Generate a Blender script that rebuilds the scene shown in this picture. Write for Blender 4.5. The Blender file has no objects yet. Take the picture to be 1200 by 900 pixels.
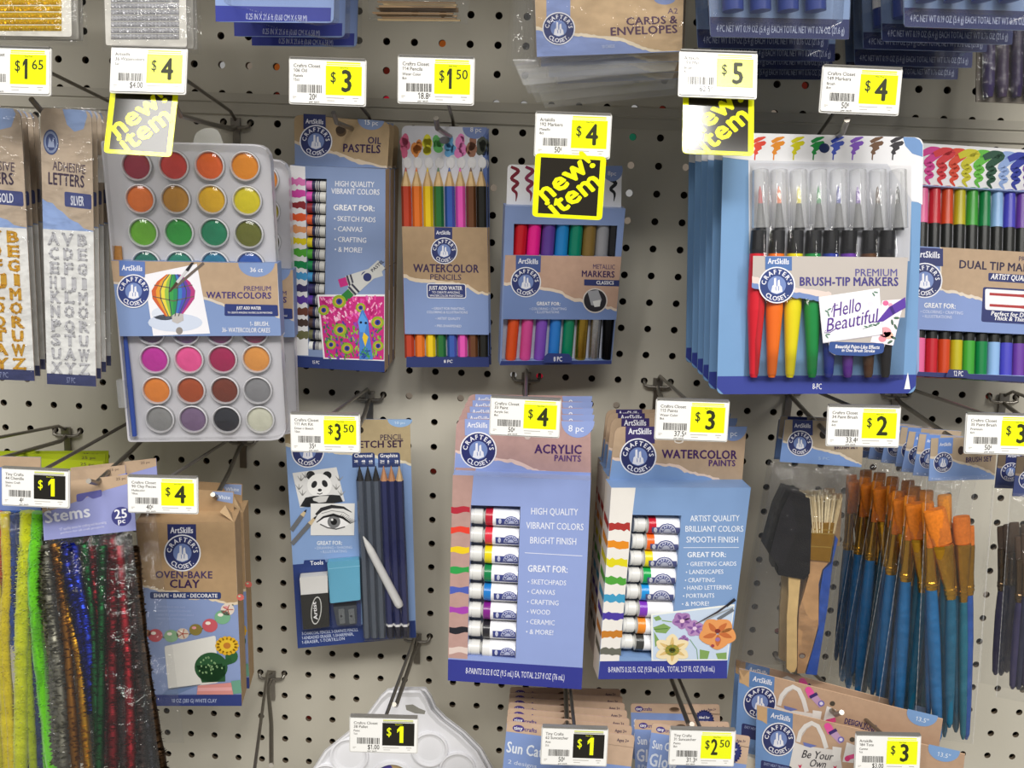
import bpy, math, random
import numpy as np
from mathutils import Matrix, Vector
random.seed(7)
sc = bpy.context.scene
COL = sc.collection

# ------------------------------------------------------------------ camera
# The wall of the aisle is the plane y = 0, x runs right and z up, lengths below are millimetres;
# the pegboard's one inch hole lattice has its column 0 / row 0 hole at the origin.
CAM_F = 1134.83
CAM_C = np.array([279.677, -923.618, 491.699])
_a = np.array([0.20820, 0.03280, 0.04100])
def _rod(a):
    th = np.linalg.norm(a); k = a/th
    K = np.array([[0, -k[2], k[1]], [k[2], 0, -k[0]], [-k[1], k[0], 0]])
    return np.eye(3)+np.sin(th)*K+(1-np.cos(th))*K@K
CAM_R = _rod(_a) @ np.array([[1, 0, 0], [0, 0, -1], [0, 1, 0]], float)      # world -> x right, y down, z forward
cd = bpy.data.cameras.new('camera'); cam = bpy.data.objects.new('camera', cd); COL.objects.link(cam)
cd.sensor_width = 36.0; cd.lens = 36.0*CAM_F/1200.0; cd.clip_start = 0.01; cd.clip_end = 50
_m = np.eye(4); _m[:3, :3] = (np.diag([1, -1, -1]) @ CAM_R).T; _m[:3, 3] = CAM_C*.001
cam.matrix_world = Matrix(_m.tolist()); sc.camera = cam

# ------------------------------------------------------------------ light
sc.view_settings.view_transform = 'Standard'; sc.view_settings.look = 'None'
sc.view_settings.gamma = 1.0; sc.view_settings.use_curve_mapping = False
sc.view_settings.exposure = -0.27
sc.cycles.transparent_max_bounces = 48
sc.cycles.max_bounces = 8
w = bpy.data.worlds.new('store_air'); sc.world = w; w.use_nodes = True
w.node_tree.nodes['Background'].inputs[0].default_value = (1.0, 0.985, 0.955, 1)
w.node_tree.nodes['Background'].inputs[1].default_value = 0.36
def overhead_lamp(x, y, z, sx, sy, power, tgt=(.3, 0, .2)):
    l = bpy.data.lights.new('overhead_light', 'AREA'); l.shape = 'RECTANGLE'; l.size = sx; l.size_y = sy
    l.energy = power; l.color = (1.0, 0.975, 0.93)
    o = bpy.data.objects.new('overhead_light', l); COL.objects.link(o); o.location = (x, y, z)
    o.rotation_euler = (Vector(tgt)-Vector((x, y, z))).to_track_quat('-Z', 'Y').to_euler()
    return o
overhead_lamp(-0.66, -1.84, 2.05, 0.25, 1.3, 21)
overhead_lamp(1.60, -1.80, 2.05, 0.25, 1.3, 26)
overhead_lamp(0.5, -3.0, 2.6, 2.6, 0.5, 108)  # wide frontal fill, added to lift the board and the packs near it
overhead_lamp(0.63, -1.80, 2.05, 0.26, 0.2, 10)  # small extra lamp, sized and placed for the glare on the right-hand sign

# ------------------------------------------------------------------ materials
def lin(h, k=1.0):
    h = h.lstrip('#'); out = []
    for i in (0, 2, 4):
        c = int(h[i:i+2], 16)/255.0
        c = c/12.92 if c <= .04045 else ((c+.055)/1.055)**2.4
        out.append(min(.92, c*k))
    return (*out, 1)
_MC = {}
def mat(h, kind='paper'):
    key = (h, kind)
    if key in _MC: return _MC[key]
    m = bpy.data.materials.new(kind+'_'+h.strip('#')); m.use_nodes = True
    nt = m.node_tree; N = nt.nodes; L = nt.links; b = N['Principled BSDF']
    col = lin(h); b.inputs['Base Color'].default_value = col
    tc = N.new('ShaderNodeTexCoord')
    nz = N.new('ShaderNodeTexNoise'); L.new(tc.outputs['Object'], nz.inputs['Vector'])
    def vary(lo, hi, scale):
        nz.inputs['Scale'].default_value = scale; nz.inputs['Detail'].default_value = 3
        r = N.new('ShaderNodeMapRange'); r.inputs[3].default_value = lo; r.inputs[4].default_value = hi
        L.new(nz.outputs[0], r.inputs[0])
        x = N.new('ShaderNodeMix'); x.data_type = 'RGBA'; x.blend_type = 'MULTIPLY'; x.inputs[0].default_value = 1
        x.inputs[6].default_value = col; L.new(r.outputs[0], x.inputs[7]); L.new(x.outputs[2], b.inputs['Base Color'])
    def bump(scale, dist, st=1.0, src=None):
        bp = N.new('ShaderNodeBump'); bp.inputs['Distance'].default_value = dist; bp.inputs['Strength'].default_value = st
        if src is None:
            src = N.new('ShaderNodeTexNoise'); src.inputs['Scale'].default_value = scale; src.inputs['Detail'].default_value = 4
            L.new(tc.outputs['Object'], src.inputs['Vector'])
        L.new(src.outputs[0], bp.inputs['Height'])
        return bp
    def setup(rough, spec=.5, metal=0):
        b.inputs['Roughness'].default_value = rough; b.inputs['Specular IOR Level'].default_value = spec; b.inputs['Metallic'].default_value = metal
    if kind == 'paper': setup(.45, .35); vary(.96, 1.04, 60)
    elif kind == 'kraft': setup(.6, .25); vary(.86, 1.1, 140)
    elif kind == 'matte': setup(.8, .2); vary(.94, 1.06, 30)
    elif kind == 'gloss': setup(.22, .5); vary(.97, 1.03, 50)
    elif kind == 'sign': setup(.085, .5); vary(.98, 1.02, 50)
    elif kind == 'plastic': setup(.3, .45); vary(.97, 1.03, 40)
    elif kind == 'wire': setup(.35, .5, .85); vary(.85, 1.1, 200)
    elif kind == 'foil': setup(.22, .5, .9); vary(.8, 1.15, 300)
    elif kind == 'wood': setup(.55, .3); vary(.84, 1.1, 160)
    elif kind == 'hair':
        setup(.5, .4); vary(.65, 1.25, 500)
    elif kind == 'gem': setup(.14, .7, .45)
    elif kind == 'tinsel': setup(.38, .5, .85); vary(.6, 1.2, 400)
    elif kind == 'cake': setup(.35, .5); vary(.85, 1.12, 120); L.new(bump(150, .0006).outputs[0], b.inputs['Normal'])
    elif kind == 'foam': setup(.95, .1); vary(.8, 1.15, 600); L.new(bump(900, .0005).outputs[0], b.inputs['Normal'])
    elif kind == 'fuzz': setup(.9, .1); vary(.7, 1.2, 700); b.inputs['Sheen Weight'].default_value = .5
    elif kind == 'board':
        setup(.5, .35); vary(.95, 1.04, 5); L.new(bump(260, .0001).outputs[0], b.inputs['Normal'])
    elif kind == 'lightcard':          # added translucent card, tints the world light seen through a hole
        N.remove(b); t = N.new('ShaderNodeBsdfTranslucent'); t.inputs[0].default_value = col
        L.new(t.outputs[0], N['Material Output'].inputs[0])
    elif kind in ('film', 'clear', 'frost'):
        N.remove(b)
        tr = N.new('ShaderNodeBsdfTransparent'); gl = N.new('ShaderNodeBsdfGlossy'); df = N.new('ShaderNodeBsdfDiffuse')
        lw = N.new('ShaderNodeLayerWeight'); lw.inputs[0].default_value = .25 if kind != 'film' else .3
        rr = N.new('ShaderNodeMapRange'); lo, hi, dd, ro = {'film': (.018, .38, .012, .06), 'clear': (.022, .55, .006, .06), 'frost': (.05, .5, .22, .15)}[kind]
        rr.inputs[3].default_value = lo; rr.inputs[4].default_value = hi
        L.new(lw.outputs['Fresnel'], rr.inputs[0])
        tr.inputs[0].default_value = (.97, .97, .97, 1); gl.inputs['Roughness'].default_value = ro
        df.inputs[0].default_value = col
        a = N.new('ShaderNodeMixShader'); a.inputs[0].default_value = dd; L.new(tr.outputs[0], a.inputs[1]); L.new(df.outputs[0], a.inputs[2])
        c = N.new('ShaderNodeMixShader'); L.new(rr.outputs[0], c.inputs[0]); L.new(a.outputs[0], c.inputs[1]); L.new(gl.outputs[0], c.inputs[2])
        if kind == 'film':
            bp = bump(55, .008, .9); L.new(bp.outputs[0], gl.inputs['Normal']); L.new(bp.outputs[0], lw.inputs['Normal'])
        L.new(c.outputs[0], N['Material Output'].inputs[0])
    _MC[key] = m
    return m
def as_mat(c):
    if isinstance(c, tuple): return mat(*c)
    if isinstance(c, str): return mat(c)
    return c
FILM = mat('#ffffff', 'film'); CLEAR = mat('#ffffff', 'clear'); FROST = mat('#f4f5fa', 'frost')
WHITE = '#e9e8ea'; NAVY = '#2c3067'; KRAFT = ('#b39a80', 'kraft'); BLUE = '#8b9cc6'; PURP = '#43306a'

# ------------------------------------------------------------------ lettering
_GL = {}
def _measure(s, off):
    cu = bpy.data.curves.new('t', 'FONT'); cu.body = s; cu.size = 1; cu.offset = off; cu.resolution_u = 2; cu.fill_mode = 'FRONT'
    o = bpy.data.objects.new('t', cu); COL.objects.link(o)
    return o, cu
def _glyphs(chars):
    obs = [(c, _measure(c, 0), _measure(c+'|', 0)) for c in chars]
    bar = _measure('|', 0)
    dg = bpy.context.evaluated_depsgraph_get()
    def grab(o):
        e = o.evaluated_get(dg); me = e.to_mesh()
        v = [(p.co.x, p.co.y) for p in me.vertices]; f = [tuple(q.vertices) for q in me.polygons]
        e.to_mesh_clear(); return v, f
    bx = max(p[0] for p in grab(bar[0])[0])
    for c, a, b in obs:
        v, f = grab(a[0]); adv = max(p[0] for p in grab(b[0])[0])-bx; n = len(v)
        for bold, sh in ((0, ((-.008, 0), (.008, .006))), (1, ((-.03, 0), (.03, 0), (0, .022), (0, -.016)))):
            V = [(x+dx, y+dy, k*.016) for k, (dx, dy) in enumerate(sh) for x, y in v]; Fs = [tuple(i+n*k for i in q) for k in range(len(sh)) for q in f]
            _GL[c, bold] = (V, Fs, adv+(.03 if bold else 0))
    for it in [a for q in obs for a in q[1:]]+[bar]:
        bpy.data.objects.remove(it[0]); bpy.data.curves.remove(it[1])
_glyphs("ABCDEFGHIJKLMNOPQRSTUVWXYZabcdefghijklmnopqrstuvwxyz0123456789$&!.,:'\"()-/%+")
for _b, _w in ((0, 0), (1, .035)):       # a numeral one with its flag
    _GL['1', _b] = ([(.2-_w, 0, 0), (.29+_w, 0, 0), (.29+_w, .7, 0), (.22-_w, .7, 0), (.06, .56, 0), (.06, .45-_w, 0), (.2-_w, .55-_w, 0)], [(0, 1, 2, 3, 6), (3, 4, 5, 6)], .44+_w)
_H = max(p[1] for p in _GL['H', 0][0])-.006
def layout(s, bold=0, track=0.0):
    x = 0; out = []
    for c in s:
        if c == ' ': x += .26; continue
        if c == '*':            # bullet
            n = [(x+.14+.12*math.cos(a*math.pi/4), .32+.12*math.sin(a*math.pi/4), 0) for a in range(8)]
            out.append((n, [tuple(range(8))])); x += .3; continue
        if c == '^':            # cent mark, a raised small c with its stroke
            v, f, adv = _GL['c', bold]
            out.append(([(x+p[0]*.6, p[1]*.6+.28, p[2]) for p in v], f))
            out.append(([(x+.13, .24, 0), (x+.17, .24, 0), (x+.22, .68, 0), (x+.18, .68, 0)], [(0, 1, 2, 3)])); x += .35; continue
        v, f, adv = _GL[c, bold]
        out.append(([(x+p[0], p[1], p[2]) for p in v], f)); x += adv+track
    return out, x

# ------------------------------------------------------------------ where things are
def unproj(px, d):
    v = CAM_R.T @ np.array([(px[0]-600)/CAM_F, (px[1]-450)/CAM_F, 1.0]); t = (-d-CAM_C[1])/v[1]
    return CAM_C+t*v
def proj(wp):
    c = CAM_R @ (wp-CAM_C); return np.array([600+CAM_F*c[0]/c[2], 450+CAM_F*c[1]/c[2]])
def rxyz(tilt, roll, yaw):
    ca, sa = math.cos(tilt), math.sin(tilt); X = np.array([[1, 0, 0], [0, ca, -sa], [0, sa, ca]])
    ca, sa = math.cos(roll), math.sin(roll); Y = np.array([[ca, 0, sa], [0, 1, 0], [-sa, 0, ca]])
    ca, sa = math.cos(yaw), math.sin(yaw); Z = np.array([[ca, -sa, 0], [sa, ca, 0], [0, 0, 1]])
    return Z @ X @ Y
class Face:
    """A rectangular face standing d mm in front of the wall, solved from its four measured corners
    (top left, top right, bottom right, bottom left): size, place, roll and a little yaw and tilt."""
    def __init__(s, corners, d, tilt=0.0, yaw=0.0, sig=4.0):
        cs = np.array(corners, float); W = [unproj(c, d) for c in cs]
        c0 = sum(W)/4; w = np.linalg.norm(W[1]-W[0]+W[2]-W[3])/2; h = np.linalg.norm(W[0]-W[3]+W[1]-W[2])/2
        u = (W[1]-W[0]+W[2]-W[3]); roll = -math.atan2(u[2], u[0])
        p = np.array([c0[0], c0[2], tilt, roll, yaw, w, h]); sg = math.radians(sig)
        def res(p):
            R = rxyz(p[2], p[3], p[4]); o = np.array([p[0], -d, p[1]]); r = []
            for (a, b), c in zip(((-.5, .5), (.5, .5), (.5, -.5), (-.5, -.5)), cs):
                r.extend(proj(o+R @ np.array([a*p[5], 0, b*p[6]]))-c)
            return np.array(r+[(p[2]-tilt)/sg, (p[4]-yaw)/sg])
        for _ in range(12):
            r = res(p); J = np.zeros((len(r), 7))
            for i in range(7):
                e = np.zeros(7); e[i] = 1e-4 if i in (2, 3, 4) else 1e-2
                J[:, i] = (res(p+e)-r)/e[i]
            p = p-np.linalg.solve(J.T @ J+1e-9*np.eye(7), J.T @ r)
        s.R = rxyz(p[2], p[3], p[4]); s.w, s.h = p[5], p[6]; s.ang = p[2:5]
        s.o = np.array([p[0], -d, p[1]])-s.R @ np.array([0, 0, s.h/2])     # middle of the bottom edge
        s.d = d; s.zo = (0, 0, 1.0)
    def z(s, ox, oy, k): s.zo = (ox, oy, k); s.uvm = None; return s
    def uv(s, W, H): s.zo = None; s.uvm = (W, H); return s
    def P(s, q, off=0.0):
        """local mm (x, y, z) of a measured point lying off mm in front of the face"""
        if s.zo is None: return np.array([(q[0]/s.uvm[0]-.5)*s.w, -off, (1-q[1]/s.uvm[1])*s.h])
        px = (s.zo[0]+q[0]/s.zo[2], s.zo[1]+q[1]/s.zo[2])
        v = CAM_R.T @ np.array([(px[0]-600)/CAM_F, (px[1]-450)/CAM_F, 1.0])
        lv = s.R.T @ v; lo = s.R.T @ (CAM_C-s.o); t = (-off-lo[1])/lv[1]
        return lo+t*lv
    def k(s):
        if s.zo is None: return s.w/s.uvm[0]
        return np.linalg.norm(s.P((610, 400))-s.P((600, 400)))/10.0

def curve2(pts, n=5):
    """smooth drawn line through points"""
    P = [np.array(p, float) for p in pts]; P = [2*P[0]-P[1]]+P+[2*P[-1]-P[-2]]; out = []
    for i in range(1, len(P)-2):
        for k in range(n):
            t = k/n; a, b, c, d = P[i-1], P[i], P[i+1], P[i+2]
            out.append(tuple(.5*((2*b)+(c-a)*t+(2*a-5*b+4*c-d)*t*t+(3*b-a-3*c+d)*t**3)))
    return out+[tuple(P[-2])]
def widths(ws, n=5):
    return [ws[i]+(ws[i+1]-ws[i])*k/n for i in range(len(ws)-1) for k in range(n)]+[ws[-1]]
class Part:
    """collects shapes in its thing's local millimetres and becomes ONE mesh object"""
    def __init__(s, name, parent, face, label=None):
        s.name = name; s.par = parent; s.F = face; s.V = []; s.Fc = []; s.M = []; s.mats = []; s.kids = []; s.label = label; s.smooth = []; s.warp = None
        if parent is not None: parent.kids.append(s)
    def part(s, name, label=None): return Part(name, s, s.F, label)
    def add(s, v, f, m, smooth=False):
        m = as_mat(m)
        if m not in s.mats: s.mats.append(m)
        i = s.mats.index(m); b = len(s.V)
        s.V.extend([tuple(float(c) for c in p) for p in v])
        for q in f: s.Fc.append(tuple(b+j for j in q)); s.M.append(i); s.smooth.append(smooth)
    def Q(s, p, off): return s.F.P(p, off+(s.warp(p) if s.warp else 0.0))
    def poly(s, pts, m, lay=1, off=0.0):
        v = [s.Q(p, off+lay*.07) for p in pts]; s.add(v, [tuple(range(len(v)))[::-1]], m)
    def band(s, x0, y0, x1, y1, m, lay=1, off=0.0): s.poly([(x0, y0), (x1, y0), (x1, y1), (x0, y1)], m, lay, off)
    def slab(s, pts, m, t, off=0.0, side=None):
        """plate whose front lies off mm in front of the face and that is t mm thick"""
        a = [s.F.P(p, off) for p in pts]; n = len(a); b = [p+np.array([0, t, 0]) for p in a]
        s.add(a, [tuple(range(n))[::-1]], m); sd = side or m
        s.add(b, [tuple(range(n))], sd)
        s.add(a+b, [(i, (i+1) % n, n+(i+1) % n, n+i) for i in range(n)], sd)
    def window(s, outer, inner, m, depth, floor, off=0.0, wall=None):
        o = [s.F.P(p, off) for p in outer]; i = [s.F.P(p, off) for p in inner]; b = [p+np.array([0, depth, 0]) for p in i]
        s.add(o+i, [(k+4, (k+1) % 4+4, (k+1) % 4, k) for k in range(4)], m)
        s.add(i+b, [(k, k+4, (k+1) % 4+4, (k+1) % 4) for k in range(4)], wall or m)
        s.add(b, [(3, 2, 1, 0)], floor)
    def ell(s, c, rx, ry, m, lay=1, off=0.0, n=20, rot=0.0, a0=0, a1=360):
        pts = []; full = (a1-a0) >= 360
        for i in range(n+(0 if full else 1)):
            a = math.radians(a0+(a1-a0)*i/n); x, y = rx*math.cos(a), ry*math.sin(a)
            pts.append((c[0]+x*math.cos(rot)-y*math.sin(rot), c[1]+x*math.sin(rot)+y*math.cos(rot)))
        s.poly(pts, m, lay, off)
    def stroke(s, pts, wd, m, lay=1, off=0.0, taper=False):
        """a drawn line of given width (numbers or a list)"""
        n = len(pts); L = []; Rr = []
        for i, p in enumerate(pts):
            a = pts[max(0, i-1)]; b = pts[min(n-1, i+1)]; dx, dy = b[0]-a[0], b[1]-a[1]; l = math.hypot(dx, dy) or 1
            h = (wd[i] if isinstance(wd, (list, tuple)) else wd)/2
            if taper: h *= 1-.85*i/(n-1)
            L.append((p[0]-dy/l*h, p[1]+dx/l*h)); Rr.append((p[0]+dy/l*h, p[1]-dx/l*h))
        v = [s.Q(p, off+lay*.07) for p in L+Rr]
        s.add(v, [(i, i+1, n+i+1, n+i) for i in range(n-1)], m)
    def half_disc(s, c, r, m, lay=1, off=0.0, n=9):
        """upper half of a disc laid on in level strips, so that it follows a tube"""
        for j in range(n):
            a, b = -r*(1-j/n), -r*(1-(j+1)/n); xa, xb = (r*r-a*a)**.5, (r*r-b*b)**.5
            s.poly([(c[0]-xa, c[1]+a), (c[0]+xa, c[1]+a), (c[0]+xb, c[1]+b), (c[0]-xb, c[1]+b)], m, lay, off)
    def text(s, t, p0, p1, h, m, lay=2, bold=0, off=0.0, shear=0.0, track=0.0):
        """lettering whose baseline runs p0 -> p1 (p1 = an angle number keeps the natural width), capitals h tall"""
        lay_, adv = layout(t, bold, track)
        if isinstance(p1, (int, float)): dx, dy = math.cos(p1), math.sin(p1); sx = h/_H
        else:
            dx, dy = p1[0]-p0[0], p1[1]-p0[1]; l = math.hypot(dx, dy); sx = l/adv; dx, dy = dx/l, dy/l
        sy = h/_H
        for v, f in lay_:
            q = []
            for x, y, e in v:
                X = x*sx+y*sy*shear; Y = y*sy
                q.append(s.Q((p0[0]+dx*X+dy*Y, p0[1]+dy*X-dx*Y), off+lay*.07+e))
            s.add(q, f, m)
    def arc_text(s, t, c, r, h, a_mid, m, lay=2, bold=1, inside=False, spread=1.0, off=0.0):
        """lettering around a circle; inside = reads along the lower arc"""
        sy = h/_H; wid = [(.26 if ch == ' ' else _GL[ch, bold][2])*sy*spread for ch in t]; tot = sum(wid); pos = -tot/2
        for ch, wd in zip(t, wid):
            mid = pos+wd/2; pos += wd
            if ch == ' ': continue
            v, f, adv = _GL[ch, bold]; q = []
            for x, y, e in v:
                X = (x-adv/2)*sy*.95; Y = y*sy
                if not inside: ang = a_mid+mid/r; bx, by = math.sin(ang), -math.cos(ang); tx, ty = math.cos(ang), math.sin(ang); rr = r
                else: ang = a_mid-mid/r; bx, by = math.sin(ang), -math.cos(ang); tx, ty = -math.cos(ang), -math.sin(ang); rr = r
                if not inside: p = (c[0]+bx*(rr+Y)+tx*X, c[1]+by*(rr+Y)+ty*X)
                else: p = (c[0]+bx*(rr-Y)+tx*X, c[1]+by*(rr-Y)+ty*X)
                q.append(s.Q(p, off+lay*.07+e))
            s.add(q, f, m)
    def rod(s, p0, p1, prof, off=0.0, n=10, flat=1.0, cap=True, smooth=True, off1=None):
        """turned shape from p0 to p1; prof = [(t, radius in measured units, material of the stretch after it)]"""
        A = s.F.P(p0, off); B = s.F.P(p1, off if off1 is None else off1); k = s.F.k(); ax = B-A; l = np.linalg.norm(ax); ax = ax/l
        u = np.cross(ax, [0, 1, 0]); u = u/np.linalg.norm(u); w_ = np.cross(ax, u)
        rings = [[A+ax*l*t+(u*math.cos(2*math.pi*i/n)+w_*flat*math.sin(2*math.pi*i/n))*r*k for i in range(n)] for t, r, _ in prof]
        for j in range(len(prof)-1):
            s.add(rings[j]+rings[j+1], [(i, n+i, n+(i+1) % n, (i+1) % n) for i in range(n)], prof[j][2], smooth)
        if cap:
            if prof[0][1] > 0: s.add(rings[0], [tuple(range(n))], prof[0][2])
            if prof[-1][1] > 0: s.add(rings[-1], [tuple(range(n))[::-1]], prof[-2][2])
    def turn(s, c, prof, n=24, off=0.0, sq=1.0, smooth=True):
        """shape turned about the face's normal; prof = [(radius in measured units, mm in front, material of the stretch after)]"""
        o = s.F.P(c, off); k = s.F.k(); rings = []
        for r, y, _ in prof:
            rings.append([o+np.array([r*k*math.cos(2*math.pi*i/n), -y, r*k*sq*math.sin(2*math.pi*i/n)]) for i in range(n)])
        for j in range(len(prof)-1):
            s.add(rings[j]+rings[j+1], [(i, (i+1) % n, n+(i+1) % n, n+i) for i in range(n)], prof[j][2], smooth)
        s.add(rings[-1], [tuple(range(n))], prof[-2][2] if len(prof) > 1 else prof[-1][2])
    def sheet(s, quad, m, off=0.0, bulge=4.0, nx=14, ny=18, crink=1.0, seed=1, back=None):
        """pillowy plastic sheet spanning a quad, crinkled"""
        rd = random.Random(seed); a, b, c, d = [np.array(q, float) for q in quad]; ph = [rd.uniform(0, 6.28) for _ in range(8)]
        for side in ((1,) if back is None else (1, -1)):
            v = []
            for j in range(ny+1):
                for i in range(nx+1):
                    u, w_ = i/nx, j/ny; q = a*(1-u)*(1-w_)+b*u*(1-w_)+c*u*w_+d*(1-u)*w_
                    e = (4*u*(1-u))**.5*(4*w_*(1-w_))**.4
                    cr = crink*(math.sin(9*u+3*w_+ph[0])+math.sin(14*w_-5*u+ph[1])+.7*math.sin(23*u+17*w_+ph[2])+.6*math.sin(31*w_-19*u+ph[3]))*.5*(.25+e)
                    o = off+(bulge*e+cr if side > 0 else -(back*e)+cr*.5)
                    v.append(s.F.P(q, o))
            f = [(j*(nx+1)+i, (j+1)*(nx+1)+i, (j+1)*(nx+1)+i+1, j*(nx+1)+i+1) for j in range(ny) for i in range(nx)]
            s.add(v, f, m, True)
    def tube(s, pts, r, m, n=8, cap=True):
        """round wire through local mm points; r one radius or a list"""
        P = [np.array(p, float) for p in pts]; rings = []; up = np.array([0, 0, 1.0])
        for i, p in enumerate(P):
            t = P[min(i+1, len(P)-1)]-P[max(i-1, 0)]; t = t/np.linalg.norm(t)
            a = np.cross(t, up)
            if np.linalg.norm(a) < .15: a = np.cross(t, [1.0, 0, 0])
            a /= np.linalg.norm(a); b = np.cross(t, a); rr = r[i] if isinstance(r, (list, tuple)) else r
            rings.append([p+(a*math.cos(2*math.pi*k/n)+b*math.sin(2*math.pi*k/n))*rr for k in range(n)])
        for j in range(len(P)-1): s.add(rings[j]+rings[j+1], [(i, n+i, n+(i+1) % n, (i+1) % n) for i in range(n)], m, True)
        if cap: s.add(rings[0], [tuple(range(n))], m); s.add(rings[-1], [tuple(range(n))[::-1]], m)
    def box(s, lo, hi, m):
        x0, y0, z0 = lo; x1, y1, z1 = hi
        v = [(x, y, z) for x in (x0, x1) for y in (y0, y1) for z in (z0, z1)]
        s.add(v, [(0, 1, 3, 2), (4, 6, 7, 5), (0, 4, 5, 1), (2, 3, 7, 6), (0, 2, 6, 4), (1, 5, 7, 3)], m)
    def build(s, parent_ob):
        me = bpy.data.meshes.new(s.name); me.from_pydata([(x*.001, y*.001, z*.001) for x, y, z in s.V], [], s.Fc)
        for m in s.mats: me.materials.append(m)
        me.polygons.foreach_set('material_index', s.M); me.polygons.foreach_set('use_smooth', s.smooth); me.update()
        o = bpy.data.objects.new(s.name, me); COL.objects.link(o)
        if parent_ob is not None: o.parent = parent_ob
        if s.label: o['label'] = s.label
        for k in s.kids: k.build(o)
        s.ob = o
        return o
def tag(o, label, cat, group=None):
    o['label'] = label; o['category'] = cat
    if group: o['group'] = group
    return o
class Thing:
    def __init__(s, name, label, cat, face, group=None):
        s.name, s.label, s.cat, s.F, s.group = name, label, cat, face, group; s.parts = []
    def part(s, name, label=None):
        p = Part(name, None, s.F, label); s.parts.append(p); return p
    def done(s):
        r = bpy.data.objects.new(s.name, None); r.empty_display_size = .01; COL.objects.link(r); M = np.eye(4); M[:3, :3] = s.F.R; M[:3, 3] = s.F.o*.001
        r.matrix_world = Matrix(M.tolist()); tag(r, s.label, s.cat, s.group)
        for p in s.parts: p.build(r)
        s.ob = r; return s
    def solo(s):
        """the thing is one mesh"""
        o = s.parts[0].build(None); M = np.eye(4); M[:3, :3] = s.F.R; M[:3, 3] = s.F.o*.001
        o.matrix_world = Matrix(M.tolist()); tag(o, s.label, s.cat, s.group); s.ob = o; return s
    def copy(s, label, ref, to, d, dyaw=0.0, dtilt=0.0, droll=0.0, keep=None):
        """another of the same: the measured point ref of this one sits at image point to, d mm off the wall"""
        F = s.F; zo, uvm = F.zo, getattr(F, 'uvm', None); F.z(0, 0, 1); q = F.P(ref); F.zo, F.uvm = zo, uvm
        R = rxyz(F.ang[0]+dtilt, F.ang[1]+droll, F.ang[2]+dyaw); loc = unproj(to, d)-R @ q
        M = np.eye(4); M[:3, :3] = R; M[:3, 3] = loc*.001
        def dup(o, par):
            c = o.copy(); COL.objects.link(c); c.parent = par
            for ch in o.children:
                if keep is None or ch.name.split('.')[0] in keep: dup(ch, c)
            return c
        c = dup(s.ob, None); c.matrix_world = Matrix(M.tolist()); tag(c, label, s.cat, s.group)
        return c
def jag(pts, amp=2.0, step=8.0, seed=3):
    """torn paper edge through points"""
    rd = random.Random(seed); out = []
    for a, b in zip(pts[:-1], pts[1:]):
        n = max(1, int(math.hypot(b[0]-a[0], b[1]-a[1])/step))
        for i in range(n):
            t = i/n; out.append((a[0]+(b[0]-a[0])*t+rd.uniform(-amp, amp)*.4, a[1]+(b[1]-a[1])*t+rd.uniform(-amp, amp)))
    out.append(pts[-1]); return out
def rrect(q, r, n=4):
    """rounded corner quad"""
    out = []; N = len(q)
    rs = r if isinstance(r, (list, tuple)) else [r]*N
    for i in range(N):
        p = np.array(q[i], float); a = np.array(q[i-1], float)-p; b = np.array(q[(i+1) % N], float)-p
        if rs[i] <= 0: out.append(tuple(p)); continue
        a = p+a/np.linalg.norm(a)*rs[i]; b = p+b/np.linalg.norm(b)*rs[i]
        for k in range(n+1):
            t = k/n; out.append(tuple((1-t)**2*a+2*t*(1-t)*p+t*t*b))
    return out
def lerp(a, b, t): return tuple(a[i]+(b[i]-a[i])*t for i in range(len(a)))
def wavy_swatch(p, x0, x1, y, h, m, lay, seed, slope=0.0):
    """short paint stroke with rough edges"""
    rd = random.Random(seed); n = 7
    top = [(x0+(x1-x0)*i/n, y+slope*(x1-x0)*i/n-h*(.5+rd.uniform(-.2, .2))) for i in range(n+1)]
    bot = [(x0+(x1-x0)*i/n, y+slope*(x1-x0)*i/n+h*(.5+rd.uniform(-.2, .2))) for i in range(n+1)]
    p.poly(top+bot[::-1], m, lay)
def brand(p, c, r, blk=None, lay=3, off=0.0, ring='#e8e8ee', navy='#2f3768', inner='#7387bb', block=None, txt='#e6e6ee', flag='#2f3768'):
    """round maker's badge with its lettering and, above it, the small banner"""
    if blk:
        p.poly(blk, flag, lay, off); a, b, c2, d = blk
        y = .3; q0 = lerp(lerp(a, d, .62 if not block else block), lerp(b, c2, .62 if not block else block), .1); q1 = lerp(lerp(a, d, .62 if not block else block), lerp(b, c2, .62 if not block else block), .9)
        p.text('ArtSkills', q0, q1, math.hypot(b[0]-a[0], b[1]-a[1])*.2, txt, lay+1, 1, off)
    p.ell(c, r, r, ring, lay+1, off, 32); p.ell(c, r*.93, r*.93, navy, lay+2, off, 32)
    p.ell(c, r*.5, r*.5, inner, lay+3, off, 24)
    p.arc_text("CRAFTER'S", c, r*.6, r*.24, 0.0, txt, lay+3, 1, False, 1.08, off)
    p.arc_text("CLOSET.", c, r*.85, r*.24, math.pi, txt, lay+3, 1, True, 1.05, off)
    # the little jar with its brushes
    x, y = c; e = r*.5
    p.poly([(x-.62*e, y+.75*e), (x-.5*e, y+.1*e), (x-.32*e, y-.05*e), (x-.3*e, y-.75*e), (x-.08*e, y-.8*e), (x-.05*e, y+.15*e), (x+.06*e, y+.15*e), (x+.1*e, y-.5*e),
            (x+.3*e, y-.62*e), (x+.36*e, y), (x+.55*e, y+.2*e), (x+.62*e, y+.72*e), (x, y+.95*e)], txt, lay+4, off)
    p.stroke([(x-.1*e, y+.6*e), (x-.12*e, y+.2*e)], .08*e, inner, lay+5, off); p.stroke([(x+.2*e, y+.6*e), (x+.22*e, y+.1*e)], .08*e, inner, lay+5, off)

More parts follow.
